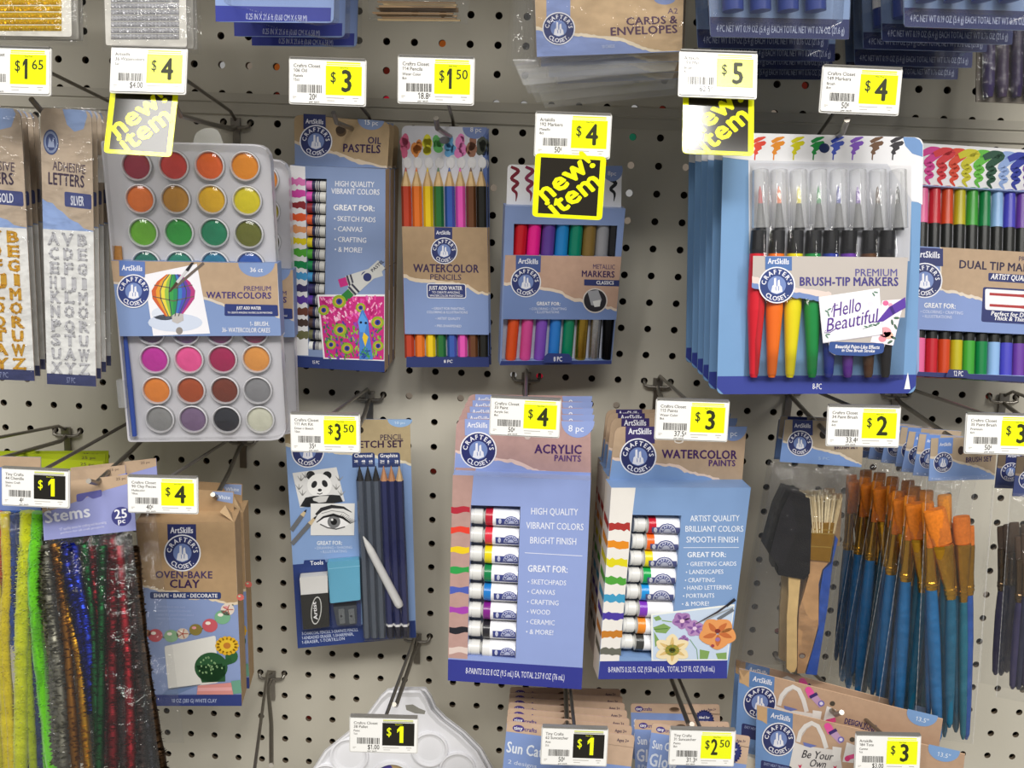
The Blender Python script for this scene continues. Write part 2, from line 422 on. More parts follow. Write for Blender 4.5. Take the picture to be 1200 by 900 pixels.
# ------------------------------------------------------------------ the setting
class Flat(Face):
    """plain world frame in millimetres"""
    def __init__(s, o=(0, 0, 0)): s.R = np.eye(3); s.o = np.array(o, float); s.w = s.h = 1; s.ang = (0, 0, 0); s.zo = (0, 0, 1.0); s.d = 0
WF = Flat()
def structure(p):
    o = p.build(None); o['kind'] = 'structure'; return o
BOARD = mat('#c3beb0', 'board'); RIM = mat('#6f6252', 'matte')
def pegboard(name, c0, c1, r0, r1, y, zs=0.0, t=4.0):
    p = Part(name, None, WF); I = 25.4; n = 12; R = 3.35
    for c in range(c0, c1+1):
        for r in range(r0, r1+1):
            X, Z = c*I, -r*I+zs; h = I/2
            outer = []
            for k in range(n):
                a = 2*math.pi*k/n+math.pi/12; dx, dz = math.cos(a), math.sin(a); m = max(abs(dx), abs(dz)); outer.append((X+dx/m*h, y, Z+dz/m*h))
            inner = [(X+R*math.cos(2*math.pi*k/n+math.pi/12), y, Z+R*math.sin(2*math.pi*k/n+math.pi/12)) for k in range(n)]
            back = [(a, y+t, b) for a, _, b in inner]
            f = [(k, (k+1) % n, n+(k+1) % n, n+k) for k in range(n)]
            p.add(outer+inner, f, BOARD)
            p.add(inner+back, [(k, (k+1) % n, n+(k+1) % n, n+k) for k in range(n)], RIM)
    return structure(p)
SEAM = 21.52*25.4                        # height of the joint between the two boards
pegboard('wall_back', -22, 42, -21, 18, 0.0)
pegboard('wall_upper', -22, 42, -36, -22, -1.5, 0.0, 5.5)
# the folded rail between the boards: two lips with a dark joint
for nm, z0, z1, y0 in (('trim_1', 21.72*25.4, 22.03*25.4, -3.2), ('trim_2', 21.28*25.4, 21.64*25.4, -2.4)):
    q = Part(nm, None, WF); q.box((-22.5*25.4, y0, z0), (42.5*25.4, 4.5, z1), mat('#b4afa2', 'board')); structure(q)
q = Part('trim_3', None, WF); q.box((-22.5*25.4, -.6, 21.6*25.4), (42.5*25.4, 3.5, 21.76*25.4), ('#2a2723', 'matte')); structure(q)
# an unseen shelf added above the picture, its depth set to shade the boards
q = Part('shade_shelf', None, WF); q.box((-22.5*25.4, -490, 36.1*25.4), (42.5*25.4, 4, 37.2*25.4), ('#c9c3b6', 'plastic')); structure(q)
# made-up dark backing behind the holes, with gaps and translucent cards passing world light
q = Part('rear_backing', None, WF); rd = random.Random(11); I = 25.4
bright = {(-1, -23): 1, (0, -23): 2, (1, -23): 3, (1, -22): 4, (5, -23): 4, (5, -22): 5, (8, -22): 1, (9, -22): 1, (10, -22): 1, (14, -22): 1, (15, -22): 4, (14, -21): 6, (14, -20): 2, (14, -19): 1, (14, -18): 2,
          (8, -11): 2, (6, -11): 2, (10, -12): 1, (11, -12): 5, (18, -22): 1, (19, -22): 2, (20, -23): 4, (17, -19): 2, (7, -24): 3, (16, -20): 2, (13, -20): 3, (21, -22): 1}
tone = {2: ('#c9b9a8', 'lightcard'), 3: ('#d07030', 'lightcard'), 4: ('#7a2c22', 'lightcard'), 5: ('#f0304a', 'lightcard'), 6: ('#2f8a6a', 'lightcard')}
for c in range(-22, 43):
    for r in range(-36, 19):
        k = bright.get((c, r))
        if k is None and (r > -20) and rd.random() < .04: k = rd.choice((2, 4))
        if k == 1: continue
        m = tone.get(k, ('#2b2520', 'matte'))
        # the line of sight through a hole drops away from the eye, so each patch sits where that hole shows it
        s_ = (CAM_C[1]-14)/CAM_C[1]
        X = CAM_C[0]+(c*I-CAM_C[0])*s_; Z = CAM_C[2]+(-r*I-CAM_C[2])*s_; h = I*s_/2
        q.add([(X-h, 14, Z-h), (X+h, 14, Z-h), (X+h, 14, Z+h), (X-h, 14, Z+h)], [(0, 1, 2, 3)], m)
structure(q)
# floor of the aisle, out of the picture below, where the stored light bounces
q = Part('floor', None, WF); q.box((-2500, -2500, -1150), (3200, 60, -1100), ('#b9b4aa', 'gloss')); structure(q)

# ------------------------------------------------------------------ price labels
YEL = ('#eef80c', 'gloss'); TW = ('#f2f1ee', 'gloss'); INK = '#3a3733'; FAINT = '#b9b5ae'
def price_tag(corners, label, lines, unit, big, small='', black=False, d=240, tilt=0.0, per=True):
    F = Face(corners, d, tilt=tilt, sig=2.0 if tilt else 4.0).uv(100, 54)
    t = Thing('price_tag', label, 'price tag', F, 'price labels on the peg hooks')
    h = t.part('label_holder'); h.slab(rrect([(-1.5, -2.5), (101.5, -2.5), (101.5, 56), (-1.5, 56)], 3), ('#d9d8d4', 'plastic'), 1.2, -.9)
    h.slab([(0, -3.6), (100, -3.6), (100, -2.2), (0, -2.2)], ('#7a7772', 'plastic'), 4.0, .6)
    h.tube([F.P((46, 6), -2.6), F.P((54, 6), -2.6)], 1.6, ('#8a8782', 'wire'))
    p = t.part('paper_label'); p.slab(rrect([(0, 0), (100, 0), (100, 54), (0, 54)], 3), TW, .8, 0)
    p.band(48, 6.5, 96, 43, '#1d1b16' if black else YEL, 1)
    p.band(49, 1.6, 94, 3.4, YEL if not black else '#c9cf58', 1); p.band(49, 4.3, 94, 5.6, '#8e8f74' if black else YEL, 1)
    bc = YEL if black else '#2f3218'
    p.text('New Price', (67, 9.6), (78, 9.6), 1.6, bc, 2)
    p.text('$', (54, 27), (62, 27), 13, bc, 2)
    if small:
        p.text(big, (63.5, 36.5), (75, 36.5), 24, bc, 2, 1); p.text(small, (76.5, 24.5), (93, 24.5), 11.5, bc, 2)
    else: p.text(big, (68, 38), (85, 38), 26, bc, 2, 1)
    y = 9.5
    for i, l in enumerate(lines):
        hh = 4.2 if i < 2 else 3.2
        p.text(l, (5, y), 0.0, hh, '#57534e', 2); y += 6.0 if i < 2 else 5.0
    rd = random.Random(len(label)*7+len(unit)); x = 10.5
    while x < 43:
        wd = rd.choice((.5, .9, .5, 1.3)); p.band(x, 31, x+wd, 41, INK, 2); x += wd+rd.choice((.5, .7, 1.1, .5))
    p.text(unit, (26, 49.6), (26+len(unit)*3.6, 49.6), 7.4, INK, 2)
    if per: p.text('per each', (26, 53.2), (40, 53.2), 2.2, INK, 2)
    for a, b, c, e in ((4, 46, 9, 1), (4, 48, 7, .8), (49, 46, 73, 1.1), (50, 49.6, 60, 1), (84, 45.6, 92, 1.3), (86, 49, 90, 1)):
        p.band(a, b, c if c > a else a+c, b+e, FAINT, 1)
    t.done(); return t
TAGS = {}
def T(key, *a, **k): TAGS[key] = price_tag(*a, **k)
T('gold', [(-30, 56), (58.5, 58), (57, 110), (-31, 108)], '$1.65 price tag at the far left edge over the gold letters', ['Craftrs Closet', '22 Sticker', 'Gold', '1ct'], '2^', '1', '65')
T('tray', [(131, 56.5), (218, 58), (216, 109), (129, 106)], '$4 price tag above the new item sign over the watercolor tray', ['Artskills', '36 Watercolors', 'Set'], '$4.00', '4', per=False, tilt=math.radians(-13))
T('oil', [(340, 69.5), (428, 72), (427, 123), (339, 120)], '$3 price tag above the oil pastels box', ['Craftrs Closet', '106 Oil', 'Pastels', '15ct'], '20^', '3')
T('pencil', [(467, 67), (555, 69.5), (554, 122), (467, 119)], '$1.50 price tag above the watercolor pencils', ['Craftrs Closet', '114 Pencils', 'Water Color', '8ct'], '18.8^', '1', '50')
T('metal', [(628.5, 133.5), (716, 135.5), (713.5, 185.5), (627, 181)], '$4 price tag on top of the new item sign of the metallic markers', ['Artskills', '192 Markers', 'Metallic', '8ct'], '50^', '4')
T('glare', [(797.6, 61), (887.2, 63.8), (885.4, 113.6), (796, 110.5)], 'glare washed $5 price tag above the shining new item sign', ['Artskills', '193 Mar', 'Brush', '8ct'], '62.5^', '5', tilt=math.radians(-20))
T('brush', [(966, 78.5), (1056, 82.5), (1053.3, 134.3), (961, 129.5)], '$4 price tag above the brush-tip markers', ['Craftrs Closet', '149 Markers', 'Brush', '8ct'], '50^', '4')
T('sketch', [(340.7, 486), (421, 487.5), (420.5, 530), (341.7, 528.5)], '$3.50 price tag hanging before the pencil sketch set', ['Craftrs Closet', '111 Art Kit', 'Draw n Sketch', '10ct'], '35^', '3', '50')
T('acrylic', [(576, 466.5), (656.5, 470), (654.5, 512.5), (574, 508.5)], '$4 price tag hanging before the acrylic paints', ['Craftrs Closet', '33 Paint', 'Acrylic Set', '8ct'], '50^', '4')
T('water', [(770.3, 469.5), (853.7, 472.2), (851.6, 517.2), (767.7, 513.6)], '$3 price tag hanging before the watercolor paints box', ['Craftrs Closet', '115 Paints', 'Water Color', '8ct'], '37.5^', '3')
T('foam', [(971, 477), (1054.5, 478.8), (1053, 524), (969.5, 521)], '$2 price tag hanging beside the foam brush bag', ['Craftrs Closet', '34 Paint Brush', 'Asst', '6ct'], '33.4^', '2')
T('bset', [(1133.6, 486), (1218, 488.5), (1217, 533), (1131.5, 529.8)], '$3 price tag at the right edge over the dark brushes', ['Craftrs Closet', '35 Paint Brush', 'Premium', '6ct'], '50^', '3')
T('stem', [(3, 550.5), (80.2, 552), (79.5, 595.5), (2, 590.5)], 'black and yellow $1 price tag over the green chenille stems', ['Tiny Crafts', '44 Chenille', 'Stems Craft', '25ct'], '4^', '1', black=True)
T('clay', [(150.6, 560), (230.8, 560.8), (230.4, 601.5), (150, 599.6)], '$4 price tag hanging before the oven-bake clay boxes', ['Craftrs Closet', '90 Clay Pieces', 'Multicolor', '10oz'], '40^', '4')
T('pallet', [(410.8, 842), (489.3, 842.5), (488, 883), (410, 880)], 'black and yellow $1 price tag hanging before the white palette', ['Craftrs Closet', '38 Pallet', 'Paint', '1ct'], '$1.00', '1', black=True)
T('sun', [(636.6, 854.4), (711.6, 855.4), (710.3, 898.3), (633.5, 894.5)], 'black and yellow $1 price tag before the row of suncatcher cards', ['Tiny Crafts', '62 Suncatcher', 'Asst', '2ct'], '50^', '1', black=True)
T('glow', [(786.5, 856.2), (861.4, 857.5), (859.3, 898), (784, 895.5)], '$2.50 price tag before the sun glow catcher cards', ['Tiny Crafts', '31 Suncatcher', 'Paints', '8ct'], '31.3^', '2', '50')
T('tote', [(1004, 862.7), (1078.4, 863.5), (1077.5, 905), (1002, 902)], '$3 price tag before the tote bag kits at bottom right', ['Artskills', '184 Tote', 'Canvas', '1ct'], '$3.00', '3', per=False)

# ------------------------------------------------------------------ "new! item" signs under three of the labels
def new_sign(corners, label, tilt=0.0, d=240):
    F = Face(corners, d, tilt=tilt, sig=2.0).uv(100, 100)
    t = Thing('new_item_sign', label, 'sign', F, 'yellow edged new item signs')
    p = t.part('new_item_sign'); p.slab(rrect([(0, 0), (100, 0), (100, 100), (0, 100)], 7), ('#f0f40e', 'sign'), .7)
    p.band(8, 6, 92, 94, ('#25211a', 'sign'), 1)
    p.text('new!', (17, 77), (88, 11), 29, ('#eeee10', 'sign'), 2, 1); p.text('new!', (17.9, 77.9), (88.9, 11.9), 29, ('#eeee10', 'sign'), 3, 1)
    p.text('item', (33, 99), (99, 41), 29, ('#eeee10', 'sign'), 2, 1); p.text('item', (33.9, 99.6), (99.6, 41.9), 29, ('#eeee10', 'sign'), 3, 1)
    t.solo()
new_sign([(128.7, 101.5), (210, 108.5), (200, 183.7), (122.5, 179.5)], 'black and yellow new item sign above the watercolor tray', math.radians(-20), 243)
new_sign([(627, 178.7), (710, 184), (706, 258.7), (624, 253.4)], 'black and yellow new item sign before the metallic markers, free of glare', 0.0, 243)
new_sign([(800, 103.3), (884, 107.2), (883, 182.6), (800, 180)], 'black and yellow new item sign whited out by glare, left of the brush-tip markers', math.radians(-20), 243)

# ------------------------------------------------------------------ peg hooks
WIRE = ('#8a857d', 'wire')
def peg_hook(col, row, tagkey, label, prod=None, plate_only=False, ends=None):
    X, Z = (col+.5)*25.4, -row*25.4
    F = Flat((X, 0, Z)); t = Thing('peg_hook', label, 'peg hook', F, 'wire display hooks in the pegboard')
    pl = t.part('mounting_bracket')
    for s in (-1, 1):
        pl.tube([(s*12.7, 9, 2.2), (s*12.7, 2, .8), (s*12.7, -2.5, -1.2), (s*12.2, -4.2, -3.4), (s*9.5, -4.6, -4.6), (0, -4.6, -4.8)], 1.7, WIRE)
    pl.box((-3.2, -3.2, -30), (3.2, -1.4, -3), WIRE)
    pl.box((-4.5, -5.4, -8), (4.5, -2.6, 4), WIRE)
    if tagkey is not None:
        g = TAGS[tagkey].F; g.uv(100, 54); end = g.o+g.R @ g.P((50, 6), -2.6)-np.array([X, 0, Z])
    else: end = np.array(ends[0], float)
    lw = t.part('label_wire'); st = np.array([0, -4.5, 2.0])
    m1 = st+np.array([0, -14, 7.0]); lw.tube([st, m1, lerp(m1, end, .5), end], 1.55, WIRE)
    pw = t.part('product_wire'); s0 = np.array([0, -4.5, -5.0])
    if prod is None:
        e = end*np.array([.93, .9, 1])+np.array([0, 0, -34.0])
    else: e = unproj(prod[0], prod[1])-np.array([X, 0, Z])
    pw.tube([s0, s0+np.array([0, -12, -2.0]), lerp(s0, e, .5)+np.array([0, 0, -2.0]), lerp(s0, e, .93)+np.array([0, 0, -1.0]), e+np.array([0, -1, 6.0])], 2.1, WIRE)
    t.done()
    return t
peg_hook(-5, -21, 'gold', 'peg hook of the gold adhesive letters, at the left edge')
peg_hook(-1, -21, 'tray', 'peg hook carrying the watercolor tray', ((205, 132), 215))
peg_hook(4, -21, 'oil', 'peg hook through the oil pastels box', ((391, 141), 120))
peg_hook(7, -21, 'pencil', 'peg hook through the watercolor pencils', ((511, 148), 150))
peg_hook(11, -21, 'metal', 'peg hook behind the new item sign of the metallic markers', ((655, 190), 180))
peg_hook(16, -21, 'glare', 'peg hook left of the brush-tip markers, behind the glaring sign')
peg_hook(20, -21, 'brush', 'peg hook through the brush-tip markers', ((991, 151), 235))
peg_hook(4, -11, 'sketch', 'peg hook above the pencil sketch set', ((420, 500), 150))
peg_hook(10, -12, 'acrylic', 'peg hook carrying the acrylic paints', ((612, 500), 200))
peg_hook(15, -12, 'water', 'peg hook carrying the watercolor paints', ((797, 506), 215))
peg_hook(20, -12, 'foam', 'peg hook carrying the foam brush bags', ((975, 512), 200))
peg_hook(24, -12, 'bset', 'peg hook at the right carrying the brush sets', None)
peg_hook(-4, -10, 'stem', 'peg hook carrying the tinsel stems', ((105, 572), 225))
peg_hook(-1, -9, 'clay', 'peg hook carrying the oven-bake clay', ((250, 587), 150))
peg_hook(6, -1, 'pallet', 'peg hook carrying the white palette', ((462, 832), 150))
peg_hook(12, -1, 'sun', 'peg hook carrying the suncatcher cards', ((665, 862), 215))
peg_hook(16, -1, 'glow', 'peg hook carrying the sun glow catcher cards', ((810, 856), 220))
peg_hook(21, -1, 'tote', 'peg hook carrying the tote bag kits', ((985, 842), 215))
# three hooks whose labels lie outside the picture or that are bare
def end_of(px, d, col, row): return unproj(px, d)-np.array([(col+.5)*25.4, 0, -row*25.4])
peg_hook(0, 1, None, 'bare double wire peg hook between the clay and the palette', ((318, 903), 150), ends=[end_of((298, 904), 200, 0, 1)])
peg_hook(-8, -9, None, 'peg hook at the left edge above the lime green packs', ((-30, 545), 170), ends=[end_of((-40, 520), 200, -8, -9)])
peg_hook(29, -21, None, 'peg hook at the right edge over the dual tip markers', ((1262, 150), 150), ends=[end_of((1275, 95), 200, 29, -21)])
peg_hook(28, -12, None, 'peg hook at the right edge above its $3 tag', ((1262, 530), 200), ends=[end_of((1290, 500), 220, 28, -12)])

# ------------------------------------------------------------------ watercolor tray
F = Face([(118, 164.5), (316, 169), (336, 516), (150, 518)], 165)
t = Thing('watercolor_tray', 'clear hinged watercolor tray with a hot air balloon sleeve, the front one', 'paint set', F, 'watercolor pan sets')
F.z(0, 0, 1)
tr = t.part('tray_base', 'translucent white plastic base'); Q = [(118, 165), (316, 169.5), (336, 516), (150, 518)]
tr.slab(rrect(Q, [4, 20, 18, 4]), ('#d3d2d8', 'plastic'), 12, -3)
tr.slab([(109, 182), (119, 182), (124, 214), (114, 214)], FROST, 7, -2)                 # hinge lugs
tr.slab([(136, 446), (147, 446), (150, 478), (139, 478)], FROST, 7, -2)
ht = t.part('hang_tab', 'clear tab'); ht.slab(curve2([(226, 168), (230, 156), (242, 150), (255, 153), (262, 169)], 4), FROST, .8, -4)
C1 = ['#98203a', '#d83a30', '#f06a1c', '#ee9414', '#e87828', '#c48a20', '#ecba10', '#e0d010', '#6cb428', '#2aa23c', '#0e8a60', '#6c7020', '#207a66', '#1c866e', '#1c7a9c', '#2c5eb4']
P1 = [(245, 385), (423, 385), (595, 385), (765, 388), (262, 545), (432, 545), (605, 547), (775, 553), (277, 705), (448, 705), (617, 707), (783, 712), (291, 860), (452, 862), (620, 862), (790, 864)]
C2 = ['#ca2ca6', '#f45aa0', '#ae1a58', '#eaa04c', '#ea8a30', '#b04e22', '#7c3624', '#8c8c90', '#909090', '#80688a', '#2a2c36', '#d8d8c4']
P2 = [(303, 492), (455, 492), (602, 492), (752, 490), (313, 628), (463, 628), (612, 628), (757, 628), (327, 755), (473, 755), (620, 757), (768, 757)]
P3 = [(288, 366), (440, 368), (590, 368), (742, 368)]; C3 = ['#4a2f58', '#6a4a78', '#7a2f68', '#8a2858']
def pan(c, r, col):
    p = t.part('paint_pan')
    p.turn(c, [(r*1.06, -3, FROST), (r*1.04, .6, ('#e4e4e8', 'plastic')), (r*.98, 1.4, ('#ecebef', 'plastic')), (r*.92, .6, ('#d4d3d8', 'plastic')), (r*.9, -1.2, ('#d4d3d8', 'plastic'))], 24)
    p.turn(c, [(r*.9, -1.0, (col, 'cake')), (r*.6, -.5, (col, 'cake')), (.05, -.3, (col, 'cake'))], 20)
    g = p.part('clear_dome'); g.turn(c, [(r*.97, .8, CLEAR), (r*.92, 2.2, CLEAR), (r*.75, 3.0, CLEAR), (r*.3, 3.3, CLEAR)], 20)
F.z(100, 100, 4.09)
for c, col in zip(P1, C1): pan(c, 70, col)
F.z(100, 290, 3.75)
for c, col in zip(P3, C3): pan(c, 62, col)
for c, col in zip(P2, C2): pan(c, 63, col)
b = t.part('paint_brush')
b.rod((172, 360), (217, 828), [(0, 9, ('#2f4fa8', 'plastic')), (.5, 13, ('#2f4fa8', 'plastic')), (1, 11, ('#2f4fa8', 'plastic'))], -.4)
F.z(100, 100, 4.09); h = b.part('bristles'); h.rod((157, 770), (160, 880), [(0, 18, ('#b9803f', 'hair')), (.7, 22, ('#b9803f', 'hair')), (1, 10, ('#b9803f', 'hair'))], -.4, flat=.5)
F.z(0, 0, 1)
lid = t.part('lid'); QL = [(120, 166), (315, 171), (335, 514), (152, 516)]
lid.slab(rrect(QL, [4, 20, 18, 4]), CLEAR, 7, 4.5)
F.z(100, 290, 3.75)
s = t.part('printed_sleeve'); O = 6.0
s.slab([(113, 58), (843, 70), (860, 388), (152, 390)], '#7d93bf', 17, O)
s.poly(jag([(113, 58), (843, 70), (854, 312)], 0, 60)+jag([(854, 312), (740, 268), (600, 258), (520, 225), (440, 190), (300, 170), (125, 160)], 4, 14), '#cfc3b4', 1, O)
s.poly([(113, 58), (843, 70), (850, 300)]+jag([(850, 300), (740, 258), (600, 246), (520, 213), (440, 178), (300, 158), (123, 150)], 4, 14), KRAFT, 2, O)
s.ell((752, 68), 80, 62, '#7d93bf', 3, O, 20, 0, 0, 180); s.text('36 ct', (722, 108), (780, 108), 19, WHITE, 4, 0, O)
s.poly([(258, 120), (490, 72), (548, 378), (298, 388)], '#e9e8ee', 3, O)
# hot air balloon painting
s.ell((395, 330), 120, 40, '#c9d2e4', 4, O, 20); s.ell((350, 290), 60, 30, '#d5dbe8', 4, O)
bc = ['#c9603a', '#dd9a3a', '#e2cf4a', '#8fb64a', '#3f9a4e', '#2f8a56', '#3f78b8', '#4a52b0', '#6a3f9a', '#b0407a']
for i, c in enumerate(bc):
    a, b2 = i/10, (i+1)/10
    def edge(u):
        return [(387+(u-.5)*2*w_, y) for y, w_ in ((118, 30), (150, 72), (190, 96), (225, 92), (262, 66), (290, 44), (302, 36))]
    s.poly(edge(a)+edge(b2)[::-1], c, 5, O)
for u in (.2, .4, .6, .8): s.stroke(edge(u), 4, '#3f5560', 6, O)
s.stroke([(303, 165), (387, 180), (470, 165)], 4, '#6a5a50', 6, O); s.stroke([(296, 215), (387, 235), (478, 215)], 4, '#6a5a50', 6, O)
s.poly([(380, 300), (398, 288), (430, 292), (432, 320), (405, 335), (382, 325)], '#b9b4b2', 6, O); s.ell((413, 366), 15, 16, '#8a8480', 5, O)
s.poly([(365, 196), (398, 150), (408, 158), (376, 194)], '#4a3a30', 8, O); s.poly([(398, 150), (440, 98), (450, 106), (408, 158)], '#c9c9cc', 8, O); s.poly([(438, 100), (466, 66), (478, 66), (452, 106)], '#2b2a30', 8, O)
s.stroke([(395, 175), (470, 110), (520, 68)], 12, '#6a5f58', 7, O)
brand(s, (212, 192), 74, [(148, 58), (262, 62), (262, 130), (150, 125)], 7, O, navy='#37457f', flag='#5f78b4')
s.text('PREMIUM', (695, 190), (817, 190), 20, '#473a72', 4, 0, O); s.text('WATERCOLORS', (532, 222), (818, 225), 27, '#473a72', 4, 1, O)
s.poly(rrect([(612, 248), (845, 253), (848, 302), (612, 300)], 6), '#2f3b73', 4, O)
s.text('JUST ADD WATER', (665, 272), (772, 273), 13, WHITE, 5, 1, O); s.text('TO CREATE AMAZING WATERCOLOR PAINTINGS', (625, 290), (822, 291), 8, WHITE, 5, 0, O)
s.text('1- BRUSH,', (722, 345), (808, 345), 19, WHITE, 4, 0, O); s.text('36- WATERCOLOR CAKES', (600, 372), (812, 374), 20, WHITE, 4, 0, O)
t.done(); TRAY = t
TRAY.copy('second watercolor tray, mostly hidden behind the front balloon-sleeved one', (316, 169), (338, 187), 108, droll=.02)

# ------------------------------------------------------------------ oil pastels
F = Face([(340, 192), (452, 198.5), (450.6, 436), (344.8, 430)], 71)
t = Thing('oil_pastel_box', 'oil pastels box with a peacock picture, the front one', 'art supplies', F, 'oil pastels boxes'); B = '#8193b8'
c = t.part('carton'); F.z(320, 190, 3.46)
fo = [(68, 12), (456, 30), (452, 852), (85, 830)]; wi = [(132, 66), (217, 68), (207, 764), (143, 762)]
c.window(fo, wi, B, 9, '#3a3f58')
k = [F.P(p) for p in fo]; kb = [p+np.array([0, 20, 0]) for p in k]
for i in range(4): c.add([k[i], k[(i+1) % 4], kb[(i+1) % 4], kb[i]], [(0, 1, 2, 3)], KRAFT if i == 1 else (B if i != 2 else '#2b3a72'))
c.add(kb, [(0, 1, 2, 3)], KRAFT)
c.poly([(68, 12), (130, 18), (143, 784), (85, 782)], WHITE, 1)
pc = ['#d977b4', '#cf4aa4', '#8c2f34', '#e05a2f', '#e29a66', '#e2cf1f', '#53a83a', '#1f8a50', '#4a9ad0', '#3a3566', '#5a3a9c', '#6a4034', '#4a3a34', '#6a6a48', '#e6e6e2']
for i, q in enumerate(pc[:14]):
    y = 78+47.8*i; x0, x1 = 70+1.0*i+.5, 131+.9*i; wavy_swatch(c, x0, x1, y, 28, q, 2, 40+i, .05)
c.poly([(85, 784), (452, 808), (452, 852), (85, 830)], '#2b3a72', 1)
c.text('15 PC', (158, 817), (188, 819), 13, WHITE, 2)
for tx, a, b2, hh, bo in (('HIGH QUALITY', (250, 98), (410, 102), 22, 0), ('VIBRANT COLORS', (236, 128), (432, 133), 22, 0), ('GREAT FOR:', (244, 194), (413, 199), 22, 1), ('* SKETCH PADS', (246, 238), (416, 244), 20, 0), ('* CANVAS', (247, 280), (362, 283), 20, 0), ('* CRAFTING', (248, 322), (379, 327), 20, 0), ('* & MORE!', (249, 363), (362, 367), 20, 0)):
    c.text(tx, a, b2, hh, WHITE, 2, bo)
# crossed pastels
for a, b2, col, ly in (((268, 492), (440, 440), '#c0307c', 2), ((288, 552), (440, 414), '#2f7a3a', 4)):
    def L(u): return lerp(a, b2, u)
    c.stroke([L(0), L(.22)], 34, col, ly); c.stroke([L(.18), L(1)], 44, '#c3c3bf', ly); c.stroke([L(.2), L(.24)], 44, '#3a3a48', ly+1); c.stroke([L(.28), L(.32)], 44, '#3a3a48', ly+1)
    c.ell(L(.62), 17, 17, '#2f3768', ly+1); c.text('PASTEL', lerp(a, b2, .76), math.atan2(b2[1]-a[1], b2[0]-a[0]), 13, '#3a3a48', ly+1, 1)
# peacock in a field of feathers
c.poly([(178, 537), (453, 536), (451, 806), (204, 797)], WHITE, 2); c.poly([(186, 545), (451, 544), (449, 802), (210, 792)], '#c62f7e', 3)
rd = random.Random(5)
for i in range(420):
    x, y = rd.uniform(192, 440), rd.uniform(550, 796)
    if x < 190+(y-545)*.11: continue
    far = math.hypot(x-360, y-800); col = rd.choice(['#e84a9c', '#f29ac0', '#b0206a', '#e05ab0', '#f4c0d8']) if y < 650 else rd.choice(['#6aa02f', '#8fbf3f', '#3a8a3a', '#5a3a9c', '#2f6a4a', '#9a4ab0'])
    a = rd.uniform(-.6, .6)+math.pi/2+(x-360)*.004; l = rd.uniform(9, 20); c.stroke([(x-l*math.cos(a)/2, y-l*math.sin(a)/2), (x+l*math.cos(a)/2, y+l*math.sin(a)/2)], rd.uniform(4, 8), col, 4+i % 3)
for x, y, r in ((268, 565, 28), (424, 650, 26), (272, 680, 27), (205, 600, 22), (300, 755, 24), (426, 745, 22), (235, 740, 20), (355, 590, 20)):
    c.ell((x, y), r, r*.95, '#8fae2f', 7); c.ell((x, y), r*.68, r*.62, '#c9a83a', 8); c.ell((x, y), r*.45, r*.45, '#3a3f9c', 9); c.ell((x, y), r*.2, r*.25, '#1f2a5a', 10)
c.poly([(362, 590), (385, 640), (392, 700), (405, 800), (350, 800), (350, 700), (345, 640)], '#4a7fc8', 8); c.poly([(362, 612), (382, 645), (372, 690), (352, 690), (344, 645)], '#5a9ae0', 9)
c.poly([(368, 690), (386, 708), (374, 748), (362, 712)], '#e6c22f', 10); c.ell((356, 650), 5, 5, '#1a1a2a', 10); c.ell((376, 652), 5, 5, '#1a1a2a', 10)
for i in range(16): c.stroke([(352+rd.uniform(0, 40), 745+rd.uniform(0, 40)), (352+rd.uniform(0, 44), 760+rd.uniform(0, 40))], 5, rd.choice(['#2f4a9c', '#4aa03a', '#2f8a7a']), 11)
hd = t.part('header_card'); F.z(320, 40, 3.6); o2 = -11.0
ho = rrect([(88, 338), (494, 372), (482, 566), (92, 552)], [34, 34, 0, 0])
hd.slab(ho, ('#ae9674', 'kraft'), 1.0, o2)
hd.poly([(92, 552), (91, 448)]+jag([(91, 448), (150, 470), (238, 492), (300, 505), (360, 530), (420, 545), (478, 555)], 4, 14)+[(482, 566)], '#d6c3aa', 1, o2)
hd.poly([(92, 552), (91, 458)]+jag([(91, 458), (150, 482), (238, 505), (300, 520), (360, 545), (405, 553), (470, 564)], 4, 14, 5)+[(482, 566)], B, 2, o2)
hd.ell((413, 362), 56, 42, B, 2, o2, 20, .08, 0, 180); hd.text('15 pc', (383, 381), (443, 385), 20, WHITE, 3, 0, o2)
hd.ell((287, 410), 22, 22, '#5a4630', 2, o2); hd.ell((284, 404), 20, 17, '#3a2c20', 3, o2)
brand(hd, (181, 452), 69, [(128, 336), (222, 340), (222, 405), (128, 400)], 4, o2)
hd.text('OIL', (398, 460), (456, 464), 27, '#3f2f52', 3, 1, o2); hd.text('PASTELS', (293, 496), (454, 502), 33, '#38244a', 3, 1, o2)
F.z(320, 190, 3.46)
for i, q in enumerate(pc):
    y = 92+46.6*i; x0, x1 = 131+.75*i, 219-.8*i; p = t.part('oil_pastel'); g = ('#c9c8c2', 'paper'); dk = ('#2f3050', 'paper'); cq = (q, 'paper')
    p.rod((x0, y), (x1, y+4), [(0, 20, cq), (.36, 20, cq), (.36, 21.5, dk), (.52, 21.5, g), (.57, 21.5, dk), (.62, 21.5, g), (.67, 21.5, dk), (.72, 21.5, g), (1, 21.5, g)], -5.2, 10)
t.done(); OIL = t
OIL.copy('second oil pastels box, its kraft edge just right of the front one', (452, 198.5), (457.6, 198.6), 46)
OIL.copy('hindmost oil pastels box, a sliver of kraft next to the wall', (452, 198.5), (463, 198.2), 21)

